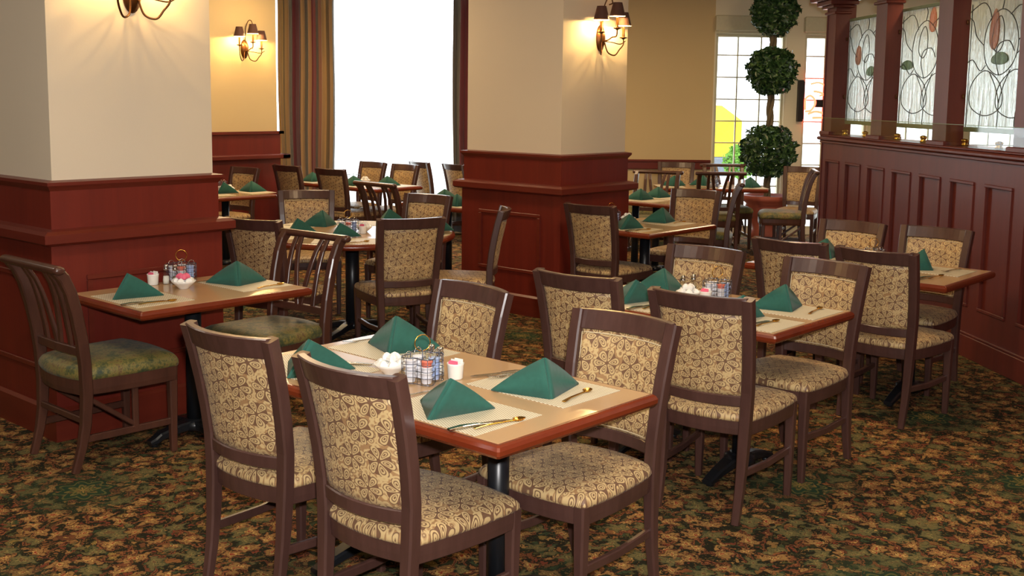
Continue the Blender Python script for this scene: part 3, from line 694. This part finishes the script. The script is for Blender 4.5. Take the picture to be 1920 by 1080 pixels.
# lattice-backed chair with a green seat
LST = [(0.0, -0.27), (0.10, -0.238), (0.22, -0.215), (0.36, -0.207), (0.50, -0.212), (0.62, -0.226), (0.74, -0.248), (0.84, -0.274), (0.91, -0.305), (0.945, -0.335)]
def lx(z): return interp(LST, z)
def make_lattice(label, group):
    t = thing('lattice_chair', label, 'chair', group=group); W_ = M['lattice']
    seat_pad(M['green_fab'], 0.42, 0.505, parent=t, grow=1.08)
    o = seat_outline(); mb = MB()
    mb.loft([[(x, y, z) for x, y in scaled(o, s_*1.07)] for s_, z in ((0.95, 0.352), (0.97, 0.356), (0.985, 0.38), (0.99, 0.424), (0.94, 0.428))], smooth=False)
    mb.obj('seat_frame', W_, t)
    for s_ in (1, -1):
        zs = [0.0, 0.05, 0.12, 0.22, 0.36, 0.5, 0.62, 0.74, 0.84, 0.91, 0.945]
        MB().sweep([(lx(z), s_*(0.205+0.022*min(1, z/0.9)), z) for z in zs], [(0.030+0.014*min(1, z/0.3), 0.034+0.016*min(1, z/0.3)) for z in zs], (0, 1, 0)).obj('rear_leg', W_, t)
        MB().sweep([(0.222, s_*0.222, 0.0), (0.222, s_*0.222, 0.425)], [(0.032, 0.032), (0.044, 0.044)], (0, 1, 0)).obj('front_leg', W_, t)
        MB().sweep([(-0.222, s_*0.208, 0.15), (0.21, s_*0.22, 0.15)], (0.020, 0.034), (0, 1, 0), 0.004).obj('stretcher', W_, t)
        MB().sweep([(0.03, s_*0.216, 0.155), (0.03, s_*0.216, 0.36)], (0.018, 0.030), (0, 1, 0), 0.004).obj('side_strut', W_, t)
        MB().sweep([(-0.20, s_*0.213, 0.34), (0.03, s_*0.216, 0.17)], (0.016, 0.022), (0, 1, 0), 0.004).obj('diagonal_brace', W_, t)
    MB().sweep([(-0.222, -0.20, 0.24), (-0.222, 0.20, 0.24)], (0.030, 0.022), (0, 0, 1), 0.004).obj('rear_stretcher', W_, t)
    pr = [(0.0, -0.278), (0.010, -0.276), (0.019, -0.272), (0.024, -0.262), (0.024, 0.262), (0.019, 0.272), (0.010, 0.276), (0.0, 0.278)]
    mb = MB(); mb.loft([[(-0.338 + r*1.15*math.cos(2*PI*k/16), y, 0.948 + r*0.85*math.sin(2*PI*k/16)) for k in range(16)] for r, y in [(0.004, -0.278), (0.016, -0.276), (0.023, -0.268), (0.024, -0.25), (0.024, 0.25), (0.023, 0.268), (0.016, 0.276), (0.004, 0.278)]])
    mb.obj('top_rail', W_, t)
    MB().sweep([(lx(0.555), -0.21, 0.555), (lx(0.555)-0.008, 0, 0.555), (lx(0.555), 0.21, 0.555)], (0.042, 0.026), (0, 0, 1), 0.004).obj('lower_rail', W_, t)
    def slat(y0, y1):
        zs = frange(0.57, 0.93, 7)
        MB().sweep([(lx(z)+0.0, y0 + (y1-y0)*(z-0.57)/0.36, z) for z in zs], (0.030, 0.015), (0, 1, 0), 0.003).obj('slat', W_, t)
    for a, b in ((-0.112, -0.125), (0.112, 0.125), (-0.014, -0.085), (0.014, 0.085)): slat(a, b)
    return t

GA, GL = 'upholstered dining chairs', 'lattice-back chairs with green seats'
proto = None
def chair(x, y, deg, label):
    global proto
    if proto is None: proto = make_chair(label, GA); proto.location = (x, y, 0); proto.rotation_euler = (0, 0, math.radians(deg)); return proto
    return dup(proto, (x, y, 0), deg, label)
lproto = None
def lattice(x, y, deg, label):
    global lproto
    if lproto is None: lproto = make_lattice(label, GL); lproto.location = (x, y, 0); lproto.rotation_euler = (0, 0, math.radians(deg)); return lproto
    return dup(lproto, (x, y, 0), deg, label)
for a in [
 (2.33, 2.465, 1.4, 'patterned dining chair in the foreground, back to us, nearest the bottom centre'),
 (2.362, 3.13, 4.5, 'patterned dining chair back to us, left one of the two at the front table'),
 (2.93, 2.32, 179.6, 'patterned dining chair facing us across the right end of the front table'),
 (3.005, 3.18, 174, 'patterned dining chair facing us behind the creamer caddy of the front table'),
 (4.112, 2.42, 6.6, 'patterned dining chair back to us, right one at the middle right table'),
 (4.145, 3.072, 3.9, 'patterned dining chair back to us, left one at the middle right table'),
 (4.77, 3.119, 181.7, 'patterned dining chair facing us, left one on the far side of the middle right table'),
 (4.765, 2.46, 175.5, 'patterned dining chair facing us, right one on the far side of the middle right table'),
 (5.941, 2.439, -2.3, 'patterned dining chair back to us, right one at the table by the panelled partition'),
 (5.969, 2.969, -0.5, 'patterned dining chair back to us, left one at the table by the panelled partition'),
 (6.615, 3.17, 177.2, 'patterned dining chair facing us against the partition, left one'),
 (6.67, 2.64, 177.3, 'patterned dining chair facing us against the partition, right one'),
 (6.80, 5.05, 2, 'patterned dining chair back to us beside the centre pillar'),
 (8.02, 5.20, 190, 'patterned dining chair facing us at the right end of the table by the centre pillar'),
 (4.39, 5.94, 14, 'patterned dining chair back to us at the left of the round table'),
 (5.01, 5.50, 66, 'patterned dining chair back to us in front of the round table'),
 (5.62, 5.50, 131, 'patterned dining chair seen edge-on between the round table and the centre pillar'),
 (5.90, 6.37, 190, 'patterned dining chair facing us behind the right of the round table'),
 (5.53, 7.12, 236, 'patterned dining chair facing us behind the left of the round table'),
 (6.74, 10.12, 184, 'small far chair facing us at the back left table, against the panelling'),
 (7.91, 10.22, 2, 'small far chair back to us before the striped curtain, left of two'),
 (7.91, 9.45, 3, 'small dark far chair back to us before the striped curtain, right of two'),
 (8.52, 10.09, 180, 'small far chair facing us before the bright window, left of two'),
 (8.49, 9.50, 178, 'small far chair facing us before the bright window, right of two'),
 (9.59, 9.76, -14, 'small far chair turned to the bright window, left of the slanted pair'),
 (9.60, 9.19, -12, 'small far chair turned to the bright window, next to the centre pillar'),
 (11.60, 7.66, 210, 'far gold-backed chair facing us against the chair rail right of the centre pillar'),
 (12.05, 6.22, 197, 'far gold-backed chair standing by the narrow entry window')]: chair(*a)
for a in [
 (2.60, 4.93, 0, 'dark lattice-back chair with green seat at the left end of the pillar table'),
 (3.53, 4.91, 184, 'dark lattice-back chair with green seat at the right end of the pillar table'),
 (6.87, 7.47, 0, 'dark lattice-back chair silhouetted before the tall bright window'),
 (9.70, 6.70, 202, 'far lattice-back chair facing us behind the table right of the centre pillar'),
 (10.62, 6.49, 43, 'far lattice-back chair back to us, dark against the entry window'),
 (11.50, 6.84, 223, 'far lattice-back chair on the window side of the entry table'),
 (9.15, 5.68, 120, 'lattice-back chair seen side-on left of the topiary pot'),
 (11.38, 6.05, 122, 'lattice-back chair with pale seat turned left before the topiary pot'),
 (10.45, 7.45, -54, 'lattice-back chair with grey curved stile peeking out beside the centre pillar')]: lattice(*a)

# ------------------------------------------------------------------ tables
def base(root, x, y, arms, h=0.71, r=0.040, reach=0.28):
    MB().lathe([(r, 0.06), (r, h)], 24, x, y).obj('pedestal', M['black'], root)
    f = MB()
    for a in arms:
        a = math.radians(a); c, s_ = math.cos(a), math.sin(a)
        pts = [(x+c*d, y+s_*d, z) for d, z in ((-0.01, 0.075), (0.10, 0.066), (0.2, 0.045), (reach-0.03, 0.028), (reach, 0.022))]
        f.sweep(pts, [(0.09, 0.05), (0.07, 0.045), (0.058, 0.038), (0.055, 0.034), (0.05, 0.024)], (-s_, c, 0), 0.008)
        f.lathe([(0.018, 0.0), (0.018, 0.014), (0.01, 0.02)], 10, x+c*(reach-0.03), y+s_*(reach-0.03))
    f.lathe([(0.075, 0.05), (0.07, 0.085), (0.045, 0.10)], 20, x, y)
    f.obj('foot', M['black'], root)
    MB().box(x-0.16, y-0.16, h-0.012, x+0.16, y+0.16, h+0.002).obj('mounting_plate', M['black'], root)
def rect_table(label, x0, y0, x1, y1, deg=0, posts='two', inset=0.33, dx=0.0, dy=0.0, reach=0.26, spin=0):
    cx, cy = (x0+x1)/2, (y0+y1)/2; a, b = (x1-x0)/2, (y1-y0)/2
    t = thing('dining_table', label, 'table', (cx, cy, 0), deg, 'wood-edged dining tables')
    def ring(e, z, r=0.006): 
        X, Y = a+e, b+e
        return [(-X+r, -Y, z), (X-r, -Y, z), (X, -Y+r, z), (X, Y-r, z), (X-r, Y, z), (-X+r, Y, z), (-X, Y-r, z), (-X, -Y+r, z)]
    MB().loft([ring(-0.02, 0.708), ring(-0.006, 0.711), ring(0.0, 0.720), ring(0.001, 0.734), ring(-0.004, 0.744), ring(-0.012, 0.749), ring(-0.022, 0.7495)], smooth=False).obj('edge_band', M['edge'], t)
    MB().box(-a+0.021, -b+0.021, 0.735, a-0.021, b-0.021, 0.7505).obj('table_top', M['laminate'], t)
    if posts == 'two':
        for s_ in (-1, 1): base(t, dx if s_ < 0 or dx < 0.003 else dx+0.035, s_*(b-inset), (0, 180), r=0.036)
    else: base(t, dx, dy, tuple(a_+spin for a_ in (0, 90, 180, 270)), reach=reach)
    return t
rect_table('front dining table with four green napkins and creamer caddy, nearest to us', 2.23, 2.03, 3.02, 3.42, inset=0.363, dx=0.005)
rect_table('small table with green napkins standing against the left pillar', 2.54, 4.48, 3.50, 5.175, posts='one')
rect_table('middle right dining table with window glare on its corner', 4.14, 2.21, 4.90, 3.40, dx=-0.06)
rect_table('dining table beside the panelled partition at the right', 5.93, 2.17, 6.70, 3.40)
rect_table('table standing against the right face of the centre pillar', 6.67, 4.61, 7.60, 5.325, posts='one')
rect_table('far table just right of the centre pillar with a napkin at its edge', 8.72, 5.70, 9.45, 6.95, inset=0.5)
rect_table('back left table partly hidden by the left pillar', 5.90, 9.08, 6.66, 10.30)
rect_table('far table before the tall bright window, under the striped curtain', 7.74, 8.87, 8.46, 10.40, posts='one', dy=0.2, reach=0.17, spin=45)
rect_table('table between the round table and centre pillar, half hidden', 6.98, 6.58, 7.66, 7.66)
rect_table('far entry table in front of the left entry window', 10.60, 6.16, 11.30, 7.34, deg=43, posts='one')
rt = thing('round_table', 'round wood-edged dining table left of the centre pillar', 'table', (5.18, 6.17, 0), 20)
MB().lathe([(0.725, 0.708), (0.738, 0.713), (0.744, 0.725), (0.744, 0.735), (0.738, 0.745), (0.725, 0.7495), (0.72, 0.7495)], 72).obj('edge_band', M['edge'], rt)
MB().lathe([(0.722, 0.735), (0.722, 0.7505)], 72).obj('table_top', M['laminate'], rt)
base(rt, 0, 0, (0, 90, 180, 270), r=0.05, reach=0.36)

# ------------------------------------------------------------------ table settings
TZ = 0.7508
protos = {}
def put(kind, maker, x, y, deg, label, z=TZ):
    if kind not in protos:
        o = maker(); protos[kind] = o; o.location = (x, y, z); o.rotation_euler = (0, 0, math.radians(deg)); o['label'] = label; return o
    return dup(protos[kind], (x, y, z), deg, label)
def mk_mat():
    o = MB().box(-0.15, -0.215, 0, 0.15, 0.215, 0.0022, 0.0006).obj('placemat', M['placemat']); return tag(o, '', 'placemat', 'woven placemats')
def mk_napkin(lean=False):
    """pyramid fold: a crease from the apex to the front point, two wings running back"""
    if lean: A, F, L, R = Vector((0.042, 0.062, 0.112)), Vector((0.06, 0, 0.0)), Vector((-0.085, 0.165, 0.0)), Vector((-0.125, -0.06, 0.0))
    else: A, F, L, R = Vector((0.0, 0, 0.116)), Vector((0.062, 0, 0.0)), Vector((-0.075, 0.138, 0.0)), Vector((-0.075, -0.138, 0.0))
    mb = MB()
    def wing(P, sg):
        n = 9; outer, inner = [], []
        th = 0.007; rings = []
        for i in range(n):
            t = i/(n-1); top = A.lerp(P, t); bot = F.lerp(P, t)
            puff = 0.010*math.sin(PI*t); nrm = (P-F).cross(A-F).normalized()*sg
            top = top + Vector((0, 0, 0.006*math.sin(PI*t)+0.004)); th_ = th*(1-0.55*t)+0.002
            mid = (top+bot)/2 + nrm*puff; bot = bot + Vector((0, 0, 0.0))
            a_, b_, c_ = bot + nrm*0.002, mid + nrm*th_*0.5, top + nrm*th_*0.15
            d_, e_, f_ = top - nrm*th_*0.6, mid - nrm*th_*0.7, bot - nrm*th_*0.7
            for q in (a_, f_): q.z = 0.0004
            rings.append([a_, b_, c_, d_, e_, f_])
        mb.loft(rings)
    wing(L, -1); wing(R, 1)
    o = mb.obj('folded_napkin', M['napkin']); return tag(o, '', 'napkin', 'folded green napkins')
def mk_knife():
    o = MB().sweep([(0, -0.105, 0.004), (0, -0.06, 0.006), (0, 0.0, 0.0055)], [(0.017, 0.006), (0.020, 0.009), (0.013, 0.006)], (1, 0, 0), 0.002).sweep([(0, -0.002, 0.005), (0.001, 0.05, 0.0035), (0.002, 0.095, 0.003), (0.004, 0.115, 0.002)], [(0.011, 0.003), (0.019, 0.002), (0.018, 0.0015), (0.005, 0.001)], (1, 0, 0), 0.0005).obj('table_knife', M['steel'])
    return tag(o, '', 'knife', 'table knives')
def mk_spoon():
    mb = MB(); mb.sweep([(0, -0.095, 0.004), (0, -0.05, 0.007), (0, 0.03, 0.005), (0, 0.052, 0.004)], [(0.014, 0.003), (0.009, 0.004), (0.006, 0.004), (0.008, 0.003)], (1, 0, 0), 0.001)
    rings = []
    for r, z in ((0.1, 0.0), (0.6, 0.001), (1.0, 0.0075), (0.97, 0.0085), (0.6, 0.003), (0.1, 0.002)):
        rings.append([(0.015*r*math.cos(a), 0.068+0.023*r*math.sin(a), z) for a in [2*PI*k/20 for k in range(20)]])
    mb.loft(rings); o = mb.obj('teaspoon', M['gold']); return tag(o, '', 'spoon', 'teaspoons')
def mk_fork():
    mb = MB(); mb.sweep([(0, -0.10, 0.004), (0, -0.05, 0.007), (0, 0.03, 0.005), (0, 0.055, 0.004)], [(0.014, 0.003), (0.009, 0.004), (0.007, 0.004), (0.022, 0.003)], (1, 0, 0), 0.001)
    for k in range(4): mb.sweep([((k-1.5)*0.0062, 0.052, 0.004), ((k-1.5)*0.0062, 0.075, 0.006), ((k-1.5)*0.0058, 0.10, 0.009)], (0.0032, 0.002), (1, 0, 0), 0.0006)
    o = mb.obj('fork', M['steel']); return tag(o, '', 'fork', 'forks')
CUPS = [(-0.031, -0.031), (0.031, -0.031), (0.031, 0.031), (-0.031, 0.031)]
def mk_caddy():
    t = thing('wire_caddy', '', 'condiment caddy', group='wire condiment caddies')
    rr = [((0.062+0.013*math.cos(4*a-PI))*math.cos(a), (0.062+0.013*math.cos(4*a-PI))*math.sin(a)) for a in [2*PI*k/64 for k in range(64)]]; mb = MB()
    for z in (0.006, 0.028, 0.050, 0.072, 0.094): mb.tube([(x, y, z) for x, y in rr], 0.0012 if z < 0.09 else 0.0018, 5, closed=True)
    for k in range(0, 64, 3):
        x, y = rr[k]; mb.tube([(x, y, 0.004), (x, y, 0.098)], 0.0011, 5)
    mb.obj('wire_basket', M['wire'], t)
    MB().tube([(0, 0, 0.004), (0, 0, 0.112)], 0.0022, 6).obj('centre_post', M['wire'], t)
    MB().tube([(0.028*math.sin(a)*0.7, -0.028*math.sin(a)*0.7, 0.138 - 0.028*math.cos(a)) for a in frange(0, 2*PI*0.98, 30)], 0.0020, 6).obj('ring_handle', M['gold'], t)
    for sx_, sy_ in ((0.044, -0.044), (-0.044, 0.044), (0.044, 0.044), (-0.044, -0.044)):
        MB().tube([(sx_*0.8+0.015*math.cos(a), sy_*0.8-0.006*math.cos(a), 0.094+0.018*math.sin(a)) for a in frange(0, PI, 14)], 0.0016, 6).obj('wire_loop', M['chrome'], t)
        MB().lathe([(0.003, 0.0), (0.004, 0.003), (0.002, 0.006)], 8, sx_*1.15, sy_*1.15).obj('foot', M['chrome'], t)
    return t
def mk_creamer(mat):
    def f():
        o = MB().lathe([(0.016, 0), (0.0165, 0.001), (0.0195, 0.016), (0.022, 0.0165), (0.022, 0.0183), (0.019, 0.0186), (0.0, 0.0188)], 18).obj('creamer_cup', M[mat]); return tag(o, '', 'creamer cup', 'creamer and jam cups in the wire caddies')
    return f
def mk_shaker(fill):
    def f():
        t = thing('salt_shaker' if fill == 'salt' else 'pepper_shaker', '', 'shaker', group='salt and pepper shakers')
        MB().lathe([(0.017, 0), (0.0185, 0.002), (0.0175, 0.02), (0.014, 0.05), (0.0115, 0.072), (0.0115, 0.074)], 12).obj('glass_body', M['pane'], t)
        MB().lathe([(0.015, 0.002), (0.0158, 0.02), (0.0135, 0.042), (0.0, 0.0425)], 12).obj('filling', M[fill], t)
        MB().lathe([(0.0125, 0.072), (0.0135, 0.074), (0.0135, 0.082), (0.0105, 0.090), (0.0125, 0.094), (0.011, 0.101), (0.0, 0.104)], 16).obj('cap', M['chrome'], t)
        return t
    return f
def mk_bowl():
    o = MB().lathe([(0.024, 0), (0.025, 0.003), (0.030, 0.008), (0.052, 0.028), (0.062, 0.040), (0.060, 0.041), (0.046, 0.024), (0.02, 0.010), (0.0, 0.009)], 32).obj('small_bowl', M['china']); return tag(o, '', 'bowl', 'small white bowls')
def mk_cup():
    o = MB().lathe([(0.024, 0), (0.026, 0.004), (0.029, 0.05), (0.0305, 0.056), (0.0285, 0.056), (0.0265, 0.048), (0.022, 0.006), (0.0, 0.006)], 32).obj('sugar_cup', M['china']); return tag(o, '', 'cup', 'white cups of sugar packets')
def mk_packet(mat):
    def f():
        o = MB().box(-0.0012, -0.018, 0, 0.0012, 0.018, 0.052, 0.0005).obj('sugar_packet', M[mat]); return tag(o, '', 'sugar packet', 'paper sugar packets')
    return f
def mk_butter():
    rnd = random.Random(2); mb = MB()
    mb.loft([[(0.020*s_*math.cos(a)*(1+0.25*math.sin(3*a)), 0.017*s_*math.sin(a)*(1+0.2*math.cos(4*a)), z*1.15) for a in [2*PI*k/12 for k in range(12)]] for s_, z in ((0.7, 0), (1.0, 0.006), (1.0, 0.014), (0.6, 0.022), (0.12, 0.026))], smooth=False)
    return mb
def mk_pat(mat):
    def f(): return tag(mk_butter().obj('wrapped_butter', M[mat]), '', 'butter pat', 'paper-wrapped butter pats')
    return f

def rot(x, y, d): a = math.radians(d); return x*math.cos(a)-y*math.sin(a), x*math.sin(a)+y*math.cos(a)
def caddy(x, y, deg, where, full=True):
    put('caddy', mk_caddy, x, y, deg, 'wire caddy of creamer cups %s' % where)
    k = 0
    for i, (a, b) in enumerate(CUPS):
        u, v = rot(a, b, deg); mt = 'jam_pack' if i == 0 else ('blue_pack' if i == 1 else 'cream_pack')
        for j in range(4 if full else 2):
            m_ = mt if (j == 3 or mt == 'blue_pack') else 'cream_pack'
            put('cr'+m_, mk_creamer(m_), x+u, y+v, deg+20*j, '%s cup, %s of %s stack, caddy %s' % ({'jam_pack': 'orange-lidded jam', 'blue_pack': 'blue-lidded creamer', 'cream_pack': 'white creamer'}[m_], ('bottom', 'second-up', 'third-up', 'top')[j], ('front', 'right', 'back', 'left')[i], where), TZ+0.0075+0.0191*j)
def shakers(x, y, x2, y2, where, dz=0.0):
    put('salt', mk_shaker('salt'), x, y, 0, 'glass salt shaker with chrome cap %s' % where, TZ+dz)
    if x2 is not None: put('pepper', mk_shaker('pepper'), x2, y2, 0, 'glass pepper shaker with chrome cap %s' % where, TZ+dz)
def bowl(x, y, where, n=9, pink=0):
    put('bowl', mk_bowl, x, y, 0, 'small white bowl %s' % where)
    rnd = random.Random(int(x*100+y*37))
    for k in range(n):
        a = 2*PI*k/max(1, n-3) if k < n-3 else 2*PI*k/3; r = 0.036 if k < n-3 else 0.016
        z = TZ + (0.026 if k < n-3 else 0.048)
        c_ = 'pink' if (pink and k >= n-3) else 'white_paper'
        put('pat'+c_, mk_pat(c_), x+r*math.cos(a), y+r*math.sin(a), rnd.uniform(0, 360), ('pink wrapped pat on top of' if c_ == 'pink' else ('white wrapped butter pat crowning' if k >= n-3 else 'white wrapped butter pat around the rim of'))+' the small bowl %s' % where, z)
def cup(x, y, where, n=6, pinks=2):
    put('cup', mk_cup, x, y, 0, 'white cup of sugar packets %s' % where)
    for k in range(n):
        c_ = 'pink' if k < pinks else 'white_paper'
        put('pk'+c_, mk_packet(c_), x+(k-(n-1)/2)*0.0065, y, 5*(k % 2), '%s sugar packet standing in the cup %s' % ('pink' if k < pinks else 'white', where), TZ+0.0085+0.004*((k*7) % 3))
PN = 'place'
def setting(mx, my, mdeg, nx, ny, ndeg, lab, knife=None, spoon=None, fork=None, nz=0.0024, ns=1.0):
    if mx is not None: put('mat', mk_mat, mx, my, mdeg, 'woven placemat ' + lab)
    if nx is not None: put('napkin_lean' if ndeg % 5 == 0 and 205 < ndeg < 220 else 'napkin', (lambda: mk_napkin(True)) if ndeg % 5 == 0 and 205 < ndeg < 220 else mk_napkin, nx, ny, ndeg, 'folded green napkin ' + lab, TZ+nz).scale = (ns, ns, ns*(0.9 if ndeg % 3 == 0 else 1.0))
    if knife: put('knife', mk_knife, knife[0], knife[1], knife[2], 'knife ' + lab, TZ+0.0024)
    if knife and spoon and math.hypot(knife[0]-spoon[0], knife[1]-spoon[1]) < 0.12: spoon = (knife[0]+0.055, knife[1]-0.037, knife[2]+3)
    if spoon: put('spoon', mk_spoon, spoon[0], spoon[1], spoon[2], 'spoon ' + lab, TZ+0.0024)
    if fork: put('fork', mk_fork, fork[0], fork[1], fork[2], 'fork ' + lab, TZ+0.0024)

# front table
w_ = 'on the front table'
setting(2.405, 2.36, 0, 2.325, 2.39, 215, 'at the front table place nearest the bottom centre', (2.335, 2.205, -105), (2.385, 2.19, -97), (2.44, 2.585, 75), ns=1.08)
setting(2.81, 2.36, 0, 2.745, 2.30, 240, 'at the right end of the front table, before the chair facing us', (2.84, 2.575, 65), (2.80, 2.20, -80), (2.85, 2.525, 68), ns=1.12)
setting(2.83, 3.13, 0, 2.83, 3.11, 205, 'at the far corner of the front table behind the caddy', None, None, (2.86, 3.325, 75), ns=1.12)
setting(2.44, 3.14, 0, 2.34, 3.10, 215, 'at the left end of the front table, behind the foreground chairs', (2.60, 2.99, -150), None, None, ns=1.15)
caddy(2.575, 2.70, 20, w_); bowl(2.575, 2.86, w_); cup(2.69, 2.655, w_); shakers(2.683, 2.725, 2.69, 2.775, w_)
# pillar table
w_ = 'on the left pillar table'
setting(2.73, 4.80, 0, 2.66, 4.88, 215, 'at the left place of the pillar table', (2.66, 4.665, -100), (2.73, 4.665, -95), None, ns=1.08)
setting(3.32, 4.82, 0, 3.28, 4.82, 240, 'at the right place of the pillar table', None, (3.36, 4.64, -80), (3.17, 4.99, 80), ns=1.1)
caddy(3.13, 5.10, 10, w_); bowl(3.02, 4.905, w_, 8, 1); cup(2.97, 5.11, w_); shakers(3.03, 5.085, 3.055, 5.04, w_)
# middle right table
w_ = 'on the middle right table'
setting(4.32, 3.09, 0, 4.30, 3.11, 215, 'at the near left place of the middle right table', (4.25, 2.965, -95), (4.30, 2.95, -90), None)
setting(4.70, 3.185, 0, 4.68, 3.14, 235, 'at the far left place of the middle right table', (4.62, 3.30, 80), None, None)
setting(4.70, 2.46, 0, 4.68, 2.46, 238, 'at the far right place of the middle right table', None, (4.75, 2.335, -80), (4.72, 2.64, 80))
setting(4.32, 2.46, 0, 4.30, 2.53, 215, 'at the near right place of the middle right table', (4.27, 2.385, -95), (4.32, 2.365, -95), None)
caddy(4.69, 2.83, 10, w_); bowl(4.60, 2.935, w_, 8); cup(4.585, 2.83, w_, 6, 3); shakers(4.655, 3.005, 4.72, 2.985, w_, 0.0022)
# partition table
w_ = 'on the partition table'
setting(6.45, 2.46, 0, 6.43, 2.50, 265, 'at the right place of the partition table', (6.13, 2.36, -95), (6.19, 2.35, -95), (6.49, 2.35, 80))
setting(6.45, 3.12, 0, 6.47, 3.13, 235, 'at the left place of the partition table', None, None, None)
caddy(6.38, 2.78, 10, w_)
# centre pillar table
w_ = 'on the centre pillar table'
setting(6.84, 4.92, 0, 6.78, 4.94, 215, 'at the left place of the centre pillar table', (6.76, 4.80, -95), (6.84, 4.79, -90), None)
setting(7.38, 4.97, 0, 7.37, 4.97, 235, 'at the right place of the centre pillar table', None, (7.47, 4.87, -85), (7.25, 5.08, 80))
caddy(7.00, 5.20, 10, w_); bowl(7.18, 5.17, w_, 6)
# round table
w_ = 'on the round table'
setting(4.658, 6.310, 165, 4.77, 6.34, 215, 'at the left place of the round table', None, None, None)
setting(5.040, 6.692, 105, 5.22, 6.56, 250, 'at the far left place of the round table', None, None, (4.98, 6.80, 60))
setting(4.798, 5.788, 225, 4.88, 6.00, 210, 'at the near left place of the round table', (4.75, 5.70, -100), (4.80, 5.67, -100), None)
setting(5.562, 6.552, 45, 5.70, 6.42, 215, 'at the far right place of the round table', None, None, (5.52, 6.62, 80))
setting(5.320, 5.648, 285, None, None, 0, 'in front of the nearest chair at the round table')
setting(5.702, 6.030, 345, 5.60, 5.70, 120, 'at the right place of the round table next to the pillar')
caddy(5.10, 6.12, 10, w_); cup(5.16, 6.03, w_, 6, 3); bowl(5.24, 6.11, w_, 6)
# far tables
setting(6.60, 9.42, 0, 6.60, 9.42, 225, 'on the back left table')
setting(6.12, 9.42, 0, 6.25, 9.46, 215, 'at the near place of the back left table')
caddy(6.42, 9.72, 0, 'on the back left table', False); bowl(6.42, 9.55, 'on the back left table', 6)
setting(7.90, 10.12, 0, 7.92, 10.12, 222, 'at the curtain end of the far window table')
setting(7.90, 9.38, 0, 7.90, 9.38, 222, 'in the middle of the far window table')
setting(8.28, 9.12, 0, 8.16, 9.12, 222, 'at the right end of the far window table')
caddy(8.15, 9.68, 0, 'on the far window table', False); bowl(8.22, 9.56, 'on the far window table', 6)
setting(7.42, 7.46, 0, 7.41, 7.47, 222, 'at the far place of the table behind the round table')
setting(7.15, 6.98, 0, 7.10, 7.00, 222, 'at the near place of the table behind the round table')
setting(8.90, 6.25, 0, 8.91, 6.27, 222, 'on the near place of the table right of the centre pillar')
setting(9.26, 6.25, 0, 9.26, 6.30, 222, 'on the far place of the table right of the centre pillar')
setting(10.62, 7.08, -45, 10.66, 7.04, 220, 'at the left place of the entry table')
setting(11.10, 6.90, -45, 10.98, 6.86, 230, 'at the window side of the entry table')
setting(11.20, 6.36, -45, 11.14, 6.34, 220, 'at the right place of the entry table')
caddy(10.84, 6.64, 0, 'on the entry table', False); cup(11.08, 6.60, 'on the entry table', 4, 4)
